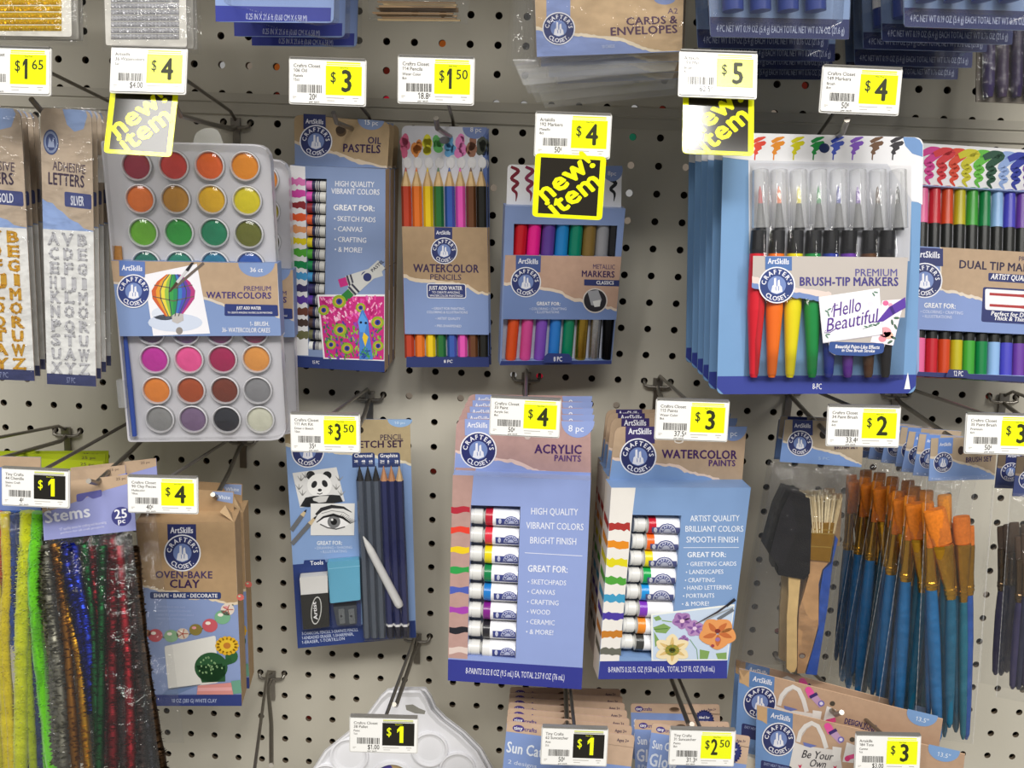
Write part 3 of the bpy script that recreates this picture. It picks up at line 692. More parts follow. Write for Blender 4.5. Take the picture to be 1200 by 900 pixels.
# ------------------------------------------------------------------ watercolor pencils
F = Face([(470.5, 147), (570.5, 149), (573.5, 429.5), (476, 430)], 44)
t = Thing('watercolor_pencil_pack', 'card pack of eight watercolor pencils with white splashed top', 'pencils', F, 'watercolor pencil packs')
c = t.part('card'); F.z(455, 50, 2.308)
c.slab(rrect([(36, 224), (266, 229), (273, 876), (49, 877)], [18, 18, 2, 2]), '#dcdde6', 1.2, -4)
px_ = [47, 76, 106, 135, 165, 194, 223, 251]; pcol = ['#b3402a', '#d9702a', '#e2c01f', '#2a6a34', '#3a5aa8', '#e256b0', '#6a4228', '#23231f']
sw = ['#e06a90', '#e8944a', '#e6df3a', '#6ac06a', '#6aaee0', '#f08ac8', '#a0705a', '#555a50']; rd = random.Random(8)
for x, q in zip(px_, sw):
    for j in range(7): c.ell((x+rd.uniform(-6, 8), 278+rd.uniform(-20, 22)), rd.uniform(8, 12), rd.uniform(10, 18), q, 1+j % 2, -4, 11)
c.poly([(255, 229), (266, 229), (273, 876), (262, 876)], '#5f74ae', 1, -4)
c.ell((234, 229), 33, 31, '#7d8fc2', 3, -4, 18, 0, 0, 180); c.text('8 pc', (221, 241), (252, 242), 13, WHITE, 4, 0, -4)
c.ell((152, 264), 14, 10, '#77787e', 4, -4)
for i, (x, q) in enumerate(zip(px_, pcol)):
    p = t.part('watercolor_pencil'); xb = x+11-.7*i; m = (q, 'gloss'); wd = ('#cfae7c', 'wood')
    p.rod((x, 338), (xb, 852), [(0, 1.2, m), (.02, 3.6, wd), (.085, 13, wd), (.095, 13.4, m), (1, 13.4, m)], -.6, 6, smooth=False)
    cp = t.part('pencil_collar', 'white paper cap'); cp.turn((x+3, 325), [(12, -3.9, WHITE), (11, -3.3, WHITE), (7, -3, WHITE)], 14, sq=1.35)
lb = t.part('printed_band'); o = 5.2
lb.slab([(37, 497), (268, 500), (272, 790), (45, 788)], '#7f93bf', 8, o)
lb.poly([(37, 497), (268, 500), (271, 684)]+jag([(271, 684), (235, 678), (215, 664), (150, 652), (90, 650), (41, 636)], 2.5, 8), '#d8c6ae', 1, o)
lb.poly([(37, 497), (268, 500), (271, 678)]+jag([(271, 678), (238, 671), (215, 655), (150, 643), (90, 640), (41, 626)], 2.5, 8), ('#a98f70', 'kraft'), 2, o)
brand(lb, (151, 563), 36, [(125, 499), (173, 500), (173, 532), (125, 531)], 3, o, block=.6)
lb.text('WATERCOLOR', (68, 620), (245, 622), 21, '#3d2c4e', 4, 1, o); lb.text('PENCILS', (112, 641), (198, 642), 15, '#3d2c4e', 4, 0, o)
lb.poly(rrect([(104, 651), (210, 652), (211, 692), (105, 691)], 7), WHITE, 4, o); lb.poly(rrect([(106, 653), (208, 654), (209, 690), (107, 689)], 6), '#303a70', 5, o)
lb.text('JUST ADD WATER', (111, 668), (200, 669), 10, WHITE, 6, 1, o); lb.text('TO CREATE AMAZING', (118, 678), (194, 679), 6, WHITE, 6, 0, o); lb.text('WATERCOLOR PAINTINGS!', (112, 687), (202, 688), 6, WHITE, 6, 0, o)
for tx, x0, x1, y in (('* GREAT FOR PAINTING,', 118, 208, 722), ('COLORING & ILLUSTRATIONS', 104, 215, 732), ('* ARTIST QUALITY', 128, 195, 749), ('* PRE-SHARPENED', 126, 198, 769)): lb.text(tx, (x0, y), (x1, y+1), 6.5, '#d5dae8', 4, 0, o)
bt = t.part('bottom_tray'); bt.slab([(49, 850), (272, 851), (273, 877), (49, 878)], '#2a3568', 9, 4.6); bt.text('8 PC', (150, 866), (174, 866), 8, WHITE, 2, 0, 4.6)
t.done(); PEN = t
PEN.copy('second watercolor pencil pack, only its edge showing behind the first', (570.5, 149), (573, 150.5), 26)

# ------------------------------------------------------------------ metallic markers
F = Face([(592, 241), (732, 245), (716.5, 426), (585.5, 428)], 62)
t = Thing('metallic_marker_box', 'windowed box of eight metallic markers with squiggles on its white header', 'markers', F); B = '#7c8fba'
F.z(570, 120, 2.811); c = t.part('carton')
A, Bq, Cq, D = (62, 340), (458, 350), (412, 862), (44, 866); m1 = (53, 606); m2 = (436, 606)
c.window([A, Bq, m2, m1], [(91, 400), (432, 406), (424, 510), (88, 506)], B, 9, '#1f2340')
c.window([m1, m2, Cq, D], [(56, 712), (424, 714), (411, 852), (50, 854)], B, 9, '#c3c7d8')
k = [F.P(p) for p in (A, Bq, Cq, D)]; kb = [p+np.array([0, 15, 0]) for p in k]
for i in range(4): c.add([k[i], k[(i+1) % 4], kb[(i+1) % 4], kb[i]], [(0, 1, 2, 3)], '#93a4cc' if i != 2 else '#2f3b73')
c.add(kb, [(0, 1, 2, 3)], B)
c.poly([(62, 502), (445, 508), (437, 600), (428, 716), (55, 714)], '#7288b8', 1)
c.poly([(62, 503), (445, 508), (429, 688)]+jag([(429, 688), (340, 665), (290, 655), (240, 630), (160, 610), (57, 602)], 3, 10), '#dcc9b6', 2)
c.poly([(62, 503), (445, 508), (430, 680)]+jag([(430, 680), (340, 655), (290, 643), (240, 620), (160, 600), (58, 592)], 3, 10), ('#bb9a86', 'kraft'), 3)
brand(c, (130, 592), 50, [(97, 504), (180, 506), (178, 560), (97, 556)], 5, navy='#323c70', flag='#4a5c94', block=.5)
c.text('METALLIC', (350, 548), (424, 550), 15, '#4a3560', 5); c.text('MARKERS', (313, 574), (423, 577), 20, '#3a2350', 5, 1)
c.poly([(322, 583), (438, 586), (437, 606), (322, 603)], '#2f3768', 5); c.text('CLASSICS', (362, 599), (420, 600), 11, WHITE, 6, 1)
c.ell((358, 653), 41, 41, '#d0c8c2', 5, 0, 28); c.ell((358, 653), 37, 37, '#26242a', 6, 0, 28)
c.poly([(333, 622), (368, 618), (380, 650), (372, 672), (345, 668)], '#9a9ba0', 7); c.poly([(350, 655), (376, 650), (374, 672), (356, 674)], '#d5d5d2', 8)
c.text('GREAT FOR:', (165, 668), (244, 669), 11, WHITE, 5, 1); c.text('* COLORING * CRAFTING', (142, 684), (264, 684), 8, '#d0d6e6', 5); c.text('* ILLUSTRATIONS', (160, 695), (240, 695), 8, '#d0d6e6', 5)
c.poly(rrect([(190, 838), (202, 826), (272, 828), (282, 842), (282, 858), (188, 858)], 3), '#2f3b73', 6, 2); c.poly([(48, 852), (412, 850), (412, 862), (44, 866)], '#2f3b73', 2)
c.text('8 PC', (221, 853), (250, 853), 15, WHITE, 7, 0, 2)
h = t.part('header_card'); h.slab(rrect([(70, 204), (446, 218), (444, 350), (66, 342)], [16, 16, 0, 0]), WHITE, 1, -8)
h.ell((415, 222), 34, 38, '#7d90c0', 2, -8, 20, 0, -20, 200); h.text('8pc', (399, 240), (428, 241), 14, WHITE, 3, 0, -8)
for x, q in ((95, '#7a2030'), (143, '#8a3050'), (190, '#8a5aa0'), (240, '#3a78b8'), (285, '#2a8a70'), (330, '#a08030'), (372, '#8a8a8a'), (418, '#1f1f24')):
    h.stroke(curve2([(x-14, 212), (x+10, 226), (x-12, 250), (x+8, 266), (x-8, 285), (x+4, 300), (x+2, 326)]), widths([9, 12, 11, 12, 11, 9, 2]), q, 1, -8)
tc = ['#c01a26', '#e4208a', '#5a3a8c', '#2078b8', '#0f7a60', '#7a6230', '#8a8a8e', '#17171a']; bcx = ['#d9501f', '#cf4a90', '#7a4ab0', '#2a78c8', '#0f7f5a', '#b8963c', '#b9b9b8', '#1f1f22']
for i in range(8):
    xt = [113, 158, 205, 250, 296, 340, 383, 420][i]; xb = [79, 126, 173, 219, 263, 308, 352, 396][i]
    p = t.part('metallic_marker'); m = (tc[i], 'gloss'); n_ = (bcx[i], 'foil' if i > 4 else 'gloss')
    p.rod((xt+2, 396), (xb, 852), [(0, 19, m), (.01, 22, m), (.5, 22, '#e4e4e6'), (.52, 20, n_), (.97, 19, n_), (1, 16, n_)], -7.4, 12)
t.done()

# ------------------------------------------------------------------ brush-tip markers
F = Face([(848, 155), (1082, 161), (1073, 461), (840, 462)], 205)
t = Thing('brush_marker_pack', 'blister card of brush-tip markers with Hello Beautiful art, the front one', 'markers', F, 'brush-tip marker packs'); B = '#7096c0'
c = t.part('backing_card'); F.z(0, 0, 1)
c.slab(rrect([(848, 155), (1082, 161), (1073, 461), (840, 462)], [5, 10, 10, 8]), B, 1.2, 0)
c.poly([(848, 155)]+rrect([(848, 155), (1082, 161), (1081, 240)], [0, 10, 0])[1:]+[(1076, 237), (1068, 236), (1066, 306), (878, 306), (877, 186), (862, 186), (846.8, 184)], '#d2d3da', 1)
c.poly([(848, 155)]+rrect([(848, 155), (1082, 161), (1081, 240)], [0, 10, 0])[1:]+[(1076, 237), (1068, 234), (1040, 192), (880, 188), (862, 186), (846.8, 184)], WHITE, 2)
c.poly([(1058, 160.6), (1061, 171), (1069, 180), (1081.3, 184), (1081.3, 170), (1078, 164), (1072, 161)], '#6f92c2', 3)
c.poly([(840.8, 441), (1074, 439), (1073, 452), (1064, 461), (848, 462), (840, 454)], '#343f8c', 2)
F.z(790, 250, 3.913); c.text('8-PC', (634, 806), (677, 807), 26, WHITE, 3); c.poly([(1055, 806), (1072, 728), (1083, 806)], WHITE, 3)
F.z(780, 40, 3.871)
mx = [415, 500, 590, 680, 770, 858, 948, 1040]; mc = ['#c81f2e', '#ef7216', '#e8da10', '#118a42', '#2b3a9c', '#6a35a0', '#5a3a22', '#1f1d20']
for x, q in zip(mx, ['#d8402a', '#df8a22', '#cfc818', '#1f8a40', '#3048b0', '#7a48b8', '#6a4a30', '#2f2c30']):
    c.poly([(x-22, 484), (x+4, 468), (x+34, 464), (x+42, 468), (x+22, 480), (x-14, 496)], q, 3); c.poly([(x-26, 508), (x, 490), (x+34, 484), (x+42, 492), (x+34, 504), (x+20, 508), (x+22, 520), (x+2, 532), (x+6, 542), (x-6, 548), (x-8, 572), (x-14, 570), (x-12, 545), (x-18, 536), (x-8, 520), (x-12, 512)], q, 3)
c.ell((720, 517), 24, 22, '#1f2f5a', 5)
F.z(790, 250, 3.913)
lab = t.part('printed_label'); o = 12.6
lab.poly([(362, 195), (1072, 202), (1058, 478)]+[(1035, 478), (1005, 606), (968, 600), (955, 640), (880, 655), (735, 650), (712, 635), (708, 590), (682, 590), (664, 398)]+jag([(664, 398), (600, 380), (540, 362), (440, 350), (358, 330)], 3, 12), ('#b8b0aa', 'paper'), 1, o)
lab.poly(jag([(358, 288), (420, 305), (520, 330), (600, 348), (670, 352), (720, 362), (722, 378)], 3, 12)+jag([(664, 400), (600, 384), (540, 366), (440, 354), (358, 332)], 3, 12), '#d9c9c2', 2, o)
lab.poly(jag([(357, 318), (440, 340), (560, 362), (664, 380)], 3, 12)+[(664, 404)]+jag([(664, 404), (600, 392), (540, 386), (440, 362), (356, 340)], 3, 12), '#6f86b8', 3, o)
brand(lab, (471, 329), 84, [(418, 197), (540, 199), (540, 262), (418, 258)], 5, o, navy='#2f4078', flag='#4f70a8', block=.55)
lab.text('PREMIUM', (828, 288), (1026, 288), 33, '#5a5590', 4, 0, o); lab.text('BRUSH-TIP MARKERS', (574, 331), (1030, 332), 38, '#453e80', 4, 1, o)
lab.poly([(955, 400), (1062, 392), (1034, 480), (1004, 606), (900, 590)], '#efe3ea', 4, o)
rd = random.Random(9)
for x, y, r, q in ((968, 545, 28, '#e8a0a8'), (985, 560, 20, '#e8b8a0'), (955, 575, 18, '#e0909c'), (970, 412, 14, '#d86a98'), (992, 420, 10, '#e8a0b8'), (968, 550, 8, '#f4e0d0')): lab.ell((x, y), r, r*.85, q, 5, o)
for x, y in ((1000, 500), (1015, 520), (1005, 570), (990, 590), (1020, 480)): lab.ell((x, y), 14, 6, '#4f6a5a', 5, o, 10, rd.uniform(0, 3))
lab.poly([(662, 386), (942, 345), (958, 558), (682, 596)], '#b8b4bc', 5, o); lab.poly([(664, 384), (941, 343), (956, 554), (684, 592)], '#eeedf0', 6, o)
S = ('#5a3a8c', 'paper')
lab.text('Hello', (725, 478), (858, 448), 62, S, 7, 0, o, .3); lab.text('Beautiful', (694, 545), (935, 497), 60, S, 7, 0, o, .3)
lab.stroke([(695, 535), (690, 548), (715, 546), (740, 530)], 4, S, 7, o); lab.stroke([(722, 455), (730, 425), (752, 420)], 4, S, 7, o); lab.stroke([(900, 498), (935, 498), (960, 486)], [3, 5, 3], S, 7, o)
for x, y, a in ((700, 450, .5), (712, 440, -.5), (708, 465, 1.2), (880, 520, .3), (900, 514, -.4), (920, 512, .4), (935, 505, -.5), (915, 372, 1.0), (925, 362, .2), (700, 565, .9), (706, 555, 0)): lab.ell((x, y), 11, 4, '#5f7f70', 7, o, 10, a)
lab.stroke([(865, 530), (900, 520), (940, 508)], 2.5, '#5f7f70', 7, o); lab.ell((900, 415), 14, 12, '#dcdae2', 7, o)
lab.poly([(928, 500), (952, 470), (985, 430), (1060, 384), (1062, 432), (1010, 462), (960, 495)], '#5a3a9c', 8, o); lab.poly([(985, 430), (1000, 425), (1014, 455), (1004, 466)], '#3f2878', 9, o)
lab.poly(rrect([(712, 588), (965, 596), (960, 640), (880, 655), (740, 650), (708, 632)], 12), '#36508c', 5, o)
lab.text('Beautiful Paint-Like Effects', (738, 618), (942, 622), 16, WHITE, 6, 1, o, .15); lab.text('in One Brush Stroke', (768, 634), (920, 638), 14, WHITE, 6, 1, o, .15)
for i, (x, q) in enumerate(zip([382, 468, 553, 635, 716, 798, 892, 975], mc)):
    p = t.part('brush_tip_marker'); xb = [365, 447, 530, 632, 708, 795, 890, 968][i]; m = (q, 'plastic')
    p.rod((x+6, 80), (x, 190), [(0, 33, ('#1d1d20', 'plastic')), (.5, 35, ('#1d1d20', 'plastic')), (.8, 36, ('#26262a', 'plastic')), (1, 34, ('#1d1d20', 'plastic'))], 4.6, 12)
    h = p.part('marker_barrel'); h.rod((x, 186), (xb, 752), [(0, 35, m), (.3, 38, m), (.45, 38, m), (.97, 20, m), (1, 14, m)], 4.6, 14)
    cp = p.part('clear_cap', 'clear cap'); F.z(780, 40, 3.871); X = mx[i]+15
    cp.rod((X, 612), (X+2, 880), [(0, 22, FROST), (.02, 36, FROST), (1, 40, FROST)], 4.6, 14)
    tp = p.part('felt_tip'); tp.rod((X-2, 690), (X, 770), [(0, 2, m), (.3, 8, m), (1, 11, (q, 'matte'))], 4.6, 8)
    nb = p.part('nib_holder'); nb.rod((X, 768), (X+2, 890), [(0, 12, ('#3a3a3e', 'plastic')), (.4, 16, ('#3a3a3e', 'plastic')), (1, 24, ('#2a2a2e', 'plastic'))], 4.6, 10)
    F.z(790, 250, 3.913)
bl = t.part('blister', 'clear plastic'); F.z(0, 0, 1)
# ribbed dome over the caps and a shallower one over the barrels
v = []; nx = 64; prof = [(192, 0), (193.5, 7), (197, 12.2), (250, 12.4), (296, 12.4), (299, 12.2), (400, 12.0), (440, 9.4), (443, 0)]
for y, hgt in prof:
    for i in range(nx+1):
        u = i/nx; x = (879 if y < 300 else 876-4*(y-300)/140)+u*(1068-879+(-2*(y-300)/140 if y > 300 else 0)); e = min(1, 12*u, 12*(1-u))
        rib = (.62+.38*abs(math.sin(math.pi*8*u))) if y < 298 else 1
        v.append(F.P((x, y+.02*(x-960)), .2+hgt*e*rib))
bl.add(v, [(j*(nx+1)+i, (j+1)*(nx+1)+i, (j+1)*(nx+1)+i+1, j*(nx+1)+i+1) for j in range(len(prof)-1) for i in range(nx)], CLEAR, True)
t.done(); BRU = t
for i, (x, y, nm) in enumerate(((838, 156.5, 'second brush-tip marker card of the stack, right behind the front one'), (830.5, 158, 'third brush-tip marker card of the stack'), (823, 160, 'fourth brush-tip marker card of the stack'), (815.5, 161.5, 'fifth brush-tip marker card of the stack'), (808, 163.5, 'hindmost brush-tip marker card, farthest left in the stack'))):
    BRU.copy(nm, (848, 155), (x, y+2), 178-27*i, dyaw=.015*i)

# ------------------------------------------------------------------ dual tip markers
F = Face([(1076, 168.5), (1254, 180), (1248, 450), (1074, 440)], 66)
t = Thing('dual_tip_marker_box', 'box of dual tip markers with rainbow squiggles, cut by the right edge', 'markers', F)
F.z(1050, 150, 2.9); c = t.part('carton')
TLq, TRq, BRq, BLq = (75, 192), (597, 222), (574, 872), (70, 842); a1, a2 = (72, 545), (585, 572)
c.window([TLq, TRq, a2, a1], [(84, 196), (588, 226), (578, 430), (82, 402)], ('#8fa2cc', 'paper'), 8, '#dfe0e6')
c.window([a1, a2, BRq, BLq], [(80, 684), (575, 708), (568, 846), (78, 830)], ('#8fa2cc', 'paper'), 8, '#c9cddc')
k = [F.P(p) for p in (TLq, TRq, BRq, BLq)]; kb = [p+np.array([0, 14, 0]) for p in k]
for i in range(4): c.add([k[i], k[(i+1) % 4], kb[(i+1) % 4], kb[i]], [(0, 1, 2, 3)], '#2c3468')
c.add(kb, [(0, 1, 2, 3)], BLUE)
c.poly([(78, 402), (585, 430), (580, 708), (73, 684)], '#7f93c4', 1); 
c.poly([(150, 405), (585, 430), (582, 620)]+jag([(582, 620), (480, 600), (300, 590), (230, 572), (150, 552)], 3, 10), '#d8cbbb', 2); c.poly([(155, 405), (585, 430), (582, 610)]+jag([(582, 610), (480, 590), (300, 580), (235, 562), (155, 545)], 3, 10), KRAFT, 3)
brand(c, (98, 518), 60, [(55, 404), (160, 410), (160, 470), (55, 465)], 4, flag='#2c3468', block=.55)
c.text('PREMIUM', (416, 452), (500, 457), 16, '#3a3050', 4); c.text('DUAL TIP MARKERS', (213, 476), (535, 494), 27, '#2f2640', 4, 1)
c.poly(rrect([(314, 492), (535, 506), (534, 534), (314, 520)], 5), '#2c3468', 4); c.text('ARTIST QUALITY', (322, 513), (470, 522), 18, WHITE, 5, 1, 0, .15)
c.poly(rrect([(296, 540), (535, 554), (530, 672), (290, 658)], 8), '#2c3468', 4); c.poly(rrect([(303, 546), (529, 560), (525, 630), (303, 617)], 7), WHITE, 5)
for y in (564, 602): c.stroke([(318, y), (420, y+6), (500, y+11)], [9, 9, 20], '#a83a3a', 6)
c.text('Perfect for Drawing', (322, 636), (490, 646), 14, WHITE, 5, 1, 0, .15); c.text('Thick & Thin Lines', (332, 652), (485, 661), 14, WHITE, 5, 1, 0, .15)
c.text('GREAT FOR:', (95, 610), (203, 614), 16, WHITE, 4, 1); c.text('* COLORING * CRAFTING', (83, 628), (228, 634), 10, '#d0d6ea', 4); c.text('* ILLUSTRATIONS', (90, 644), (190, 648), 10, '#d0d6ea', 4)
c.poly([(75, 828), (574, 850), (574, 872), (70, 842)], '#2c3468', 2); c.poly(rrect([(168, 846), (180, 820), (242, 823), (252, 850)], 4), '#2c3468', 6, 3); c.text('12 PC', (195, 842), (228, 844), 17, WHITE, 7, 0, 3)
h = t.part('header_card'); h.slab(rrect([(70, 50), (604, 84), (598, 236), (66, 206)], [10, 10, 0, 0]), WHITE, 1, -8)
dc = ['#e06a9a', '#c02430', '#c8451f', '#b8ac20', '#3f9a35', '#0f7a40', '#8ab0dc', '#4a48b8', '#6a3f9c', '#6a2a2c', '#77787c', '#1d1d22']; sc2 = ['#d02a8a', '#d0202c', '#d8401f', '#c8c01c', '#5fb83a', '#184a34', '#8fa8d8', '#2f3a9c', '#7a4ab0', '#6a3030', '#888888', '#222226']
for i, q in enumerate(sc2):
    x = 108+42*i; y = 78+2.7*i
    h.stroke(curve2([(x-20, y+10), (x+12, y-2), (x+40, y+4), (x+14, y+24), (x-2, y+40), (x+16, y+54), (x-4, y+68), (x+14, y+82), (x-4, y+94), (x+8, y+114)]), widths([20, 26, 26, 26, 24, 20, 18, 16, 14, 5]), q, 1+i % 2, -7.8)
for i, q in enumerate(dc):
    x = 90+42.3*i; y = 194+2.4*i; p = t.part('dual_tip_marker'); m = (q, 'plastic'); m2 = (q, 'plastic'); bk = ('#20211f', 'plastic')
    p.rod((x, y), (x-16, y+652), [(0, 12, m), (.01, 18, m), (.2, 19.5, m), (.2, 18.5, bk), (.8, 18.5, bk), (.8, 20, m2), (1, 19, m2)], -7.2, 12)
t.done()

# ------------------------------------------------------------------ pencil sketch set
F = Face([(333, 491), (481, 492), (487.6, 747), (349, 760)], 62)
t = Thing('sketch_set', 'pencil sketch set card with panda and eye drawings', 'art supplies', F); B = '#84a1cf'
F.z(320, 460, 2.905); c = t.part('backing_card')
c.slab(rrect([(38, 90), (466, 92), (487, 834), (84, 871)], [6, 4, 6, 10]), B, 1.2, 0)
c.poly([(40, 90), (466, 92), (470, 250)]+jag([(470, 250), (440, 240), (350, 225), (250, 212), (160, 200), (42, 182)], 2.5, 10), '#d9d0b8', 1)
c.poly([(40, 90), (466, 92), (470, 242)]+jag([(470, 242), (440, 230), (350, 215), (250, 202), (160, 190), (41, 172)], 2.5, 10), ('#b2a07c', 'kraft'), 2)
c.ell((432, 92), 42, 26, '#8fb0d8', 3, 0, 18, 0, 0, 180); c.text('10 pc', (412, 107), (450, 107), 8, '#cfe0ee', 4)
brand(c, (118, 200), 56, [(76, 110), (160, 110), (160, 150), (76, 150)], 4)
c.text('PENCIL', (364, 163), (442, 160), 19, '#3f3048', 4); c.text('SKETCH SET', (252, 189), (444, 186), 23, '#3a2440', 4, 1)
c.ell((298, 128), 10, 11, '#2a241c', 4)
for x0, x1, tx, ss in ((269, 346, 'Charcoal', ('2B', '4B', '6B')), (357, 432, 'Graphite', ('2H', 'B', '2B'))):
    c.poly(rrect([(x0, 206), (x1, 204), (x1 + 1, 252), (x0 + 1, 255)], [10, 10, 0, 0]), '#2a3a6c', 4)
    c.text(tx, (x0+7, 221), (x1-7, 220), 12, WHITE, 5, 1)
    for i, q in enumerate(ss): c.text(q, (x0+7+25*i, 238), 0.0, 8, WHITE, 5, 1)
# panda drawing
c.poly([(66, 274), (216, 254), (244, 370), (92, 392)], '#dededd', 3); G = '#26272a'
for x, y in ((95, 300), (110, 290), (88, 330), (225, 300), (215, 330), (232, 350), (100, 350)):
    for a in (-.6, 0, .7): c.stroke([(x, y), (x+22*math.sin(a), y-20*math.cos(a))], 5, '#9a9a98', 4, 0, True)
c.ell((158, 316), 42, 40, '#f0f0ee', 5); c.ell((128, 282), 15, 15, G, 4); c.ell((184, 282), 15, 14, G, 4)
c.ell((140, 313), 9, 13, G, 6, 0, 14, .5); c.ell((176, 310), 9, 13, G, 6, 0, 14, -.5); c.ell((159, 332), 7, 5, G, 6); c.stroke([(150, 343), (159, 346), (168, 342)], 3, G, 6)
c.poly([(92, 388), (110, 358), (140, 352), (200, 348), (228, 350), (238, 372), (120, 390)], G, 6); c.poly([(135, 360), (160, 352), (190, 352), (180, 372), (140, 378)], '#cfcfcd', 7); c.poly([(120, 362), (150, 372), (170, 384), (120, 390), (98, 388)], '#1c1d20', 8)
# eye drawing
c.poly([(128, 378), (278, 377), (276, 486), (128, 486)], '#e6e6e4', 9)
c.stroke([(146, 416), (165, 398), (200, 388), (240, 392), (268, 408)], [8, 13, 12, 8, 2], '#2c2c2f', 10)
c.poly([(150, 440), (175, 425), (205, 420), (235, 430), (258, 448), (240, 458), (205, 464), (175, 455)], '#fafafa', 10)
c.stroke([(148, 442), (172, 424), (205, 416), (238, 426), (264, 446)], [3, 7, 9, 8, 3], '#1d1d20', 12); c.stroke([(160, 448), (185, 460), (215, 465), (245, 457)], 4, '#5a5a5c', 12)
c.ell((207, 440), 22, 22, '#77787a', 11, 0, 20); c.ell((207, 440), 11, 11, '#1a1a1c', 12); c.ell((201, 433), 4, 4, '#f4f4f4', 13)
for i in range(9): c.stroke([(225+5*i, 424+2.5*i), (236+6*i, 412+3*i)], 3, '#2a2a2c', 12, 0, True)
c.stroke([(165, 412), (200, 402), (240, 408), (260, 422)], 2, '#8a8a8a', 11)
for a, b2, ly in (((62, 470), (114, 398), 10), ((64, 516), (150, 418), 13)):
    def L(u): return lerp(a, b2, u)
    c.stroke([L(0), L(.72)], 15, '#6a6c70', ly); c.stroke([L(.7), L(.9)], [15, 8], '#d0bb94', ly+1); c.stroke([L(.88), L(1)], [8, 1], '#1d1d1f', ly+2)
c.text('GREAT FOR:', (149, 519), (236, 518), 13, '#e4eaf2', 3, 1); c.text('* DRAWING * SHADING', (142, 534), (270, 531), 9, '#c6d4ea', 3); c.text('* ILLUSTRATING', (162, 547), (252, 544), 9, '#c6d4ea', 3)
c.poly([(67, 586), (104, 583), (106, 571), (176, 568), (180, 578), (296, 570), (300, 790), (484, 776), (487, 834), (84, 871)], '#273a74', 3)
c.text('Tools', (127, 588), (172, 585), 14, '#e4e8f0', 4, 1)
for i, (tx, x1) in enumerate((('3-CHARCOAL PENCILS, 3-GRAPHITE PENCILS,', 290), ('1-KNEADED ERASER, 1-SHARPENER,', 275), ('1-ERASER, 1-TORTILLON', 245))): c.text(tx, (98, 826+15*i), (x1, 812+15*i), 10, '#c6d0e6', 4)
er = t.part('block_eraser', 'white eraser in a black sleeve'); er.slab(rrect([(90, 630), (185, 622), (190, 795), (104, 806)], 5), '#d9d8d6', 9, 9.5); er.slab([(93, 690), (187, 682), (191, 797), (103, 807)], '#20201f', 9.6, 9.9)
er.ell((147, 742), 18, 48, '#c9c9c6', 2, 9.9, 20, .1); er.ell((147, 742), 15, 44, '#20201f', 3, 9.9, 20, .1)
er.text('Artist', (152, 772), (146, 712), 13, WHITE, 4, 1, 9.9)
ke = t.part('kneaded_eraser'); ke.slab(rrect([(184, 578), (294, 568), (298, 706), (194, 718)], 6), ('#5fa8c8', 'gloss'), 8, 8.5); ke.stroke([(190, 600), (296, 590)], 2, '#86c4de', 1, 8.5)
sh = t.part('sharpener', 'grey metal double sharpener'); sh.slab(rrect([(205, 730), (284, 724), (286, 788), (218, 794)], 6), ('#5d646e', 'wire'), 7, 7)
for x in (232, 266): sh.slab([(x-10, 738), (x+10, 735), (x+14, 785), (x-6, 788)], ('#8d949c', 'foil'), .8, 8); sh.ell((x, 762), 4, 4, '#3a3c40', 3, 8)
CH = '#4e5663'; DB = '#232a5c'
for i, (xt, xb, q, tipc) in enumerate(((294, 320, CH, '#1b1c20'), (322, 346, CH, '#1b1c20'), (349, 372, CH, '#1b1c20'), (376, 400, DB, '#c08a62'), (402, 426, DB, '#b9835a'), (429, 452, DB, '#d0b083'))):
    p = t.part('sketch_pencil', 'charcoal pencil' if i < 3 else 'graphite pencil'); m = (q, 'gloss'); e = (q, 'gloss') if i < 3 else ('#e8e8ea', 'gloss')
    p.rod((xt, 250), (xb, 832), [(0, 1.2, (tipc, 'wood')), (.075, 12, (tipc, 'wood')), (.08, 13, m), (.915, 13, e), (.93, 13, ('#1a1c30', 'gloss') if i > 2 else m), (1, 12, m)], 4.6, 6, smooth=False)
st = t.part('tortillon', 'white paper blending stump'); st.rod((307, 490), (432, 728), [(0, 2, '#dcdcda'), (.12, 10, '#dcdcda'), (.2, 13, '#d8d8d8'), (.96, 15, '#dcdcdc'), (1, 12, '#c9c9c9')], 9.5, 12)
bl = t.part('blister', 'clear plastic')
def tray(q, hgt):
    a = [F.P(p, .2) for p in q]; cx, cy = sum(p[0] for p in q)/4, sum(p[1] for p in q)/4
    b2 = [F.P((cx+(p[0]-cx)*.965, cy+(p[1]-cy)*.985), hgt) for p in q]
    bl.add(a+b2, [(4, 5, 6, 7)]+[(i, (i+1) % 4, 4+(i+1) % 4, 4+i) for i in range(4)], CLEAR)
tray([(284, 240), (440, 238), (472, 838), (308, 848)], 13.5); tray([(86, 612), (190, 604), (196, 800), (98, 812)], 11.5); tray([(180, 566), (298, 556), (303, 796), (200, 802)], 10.5)
t.done()

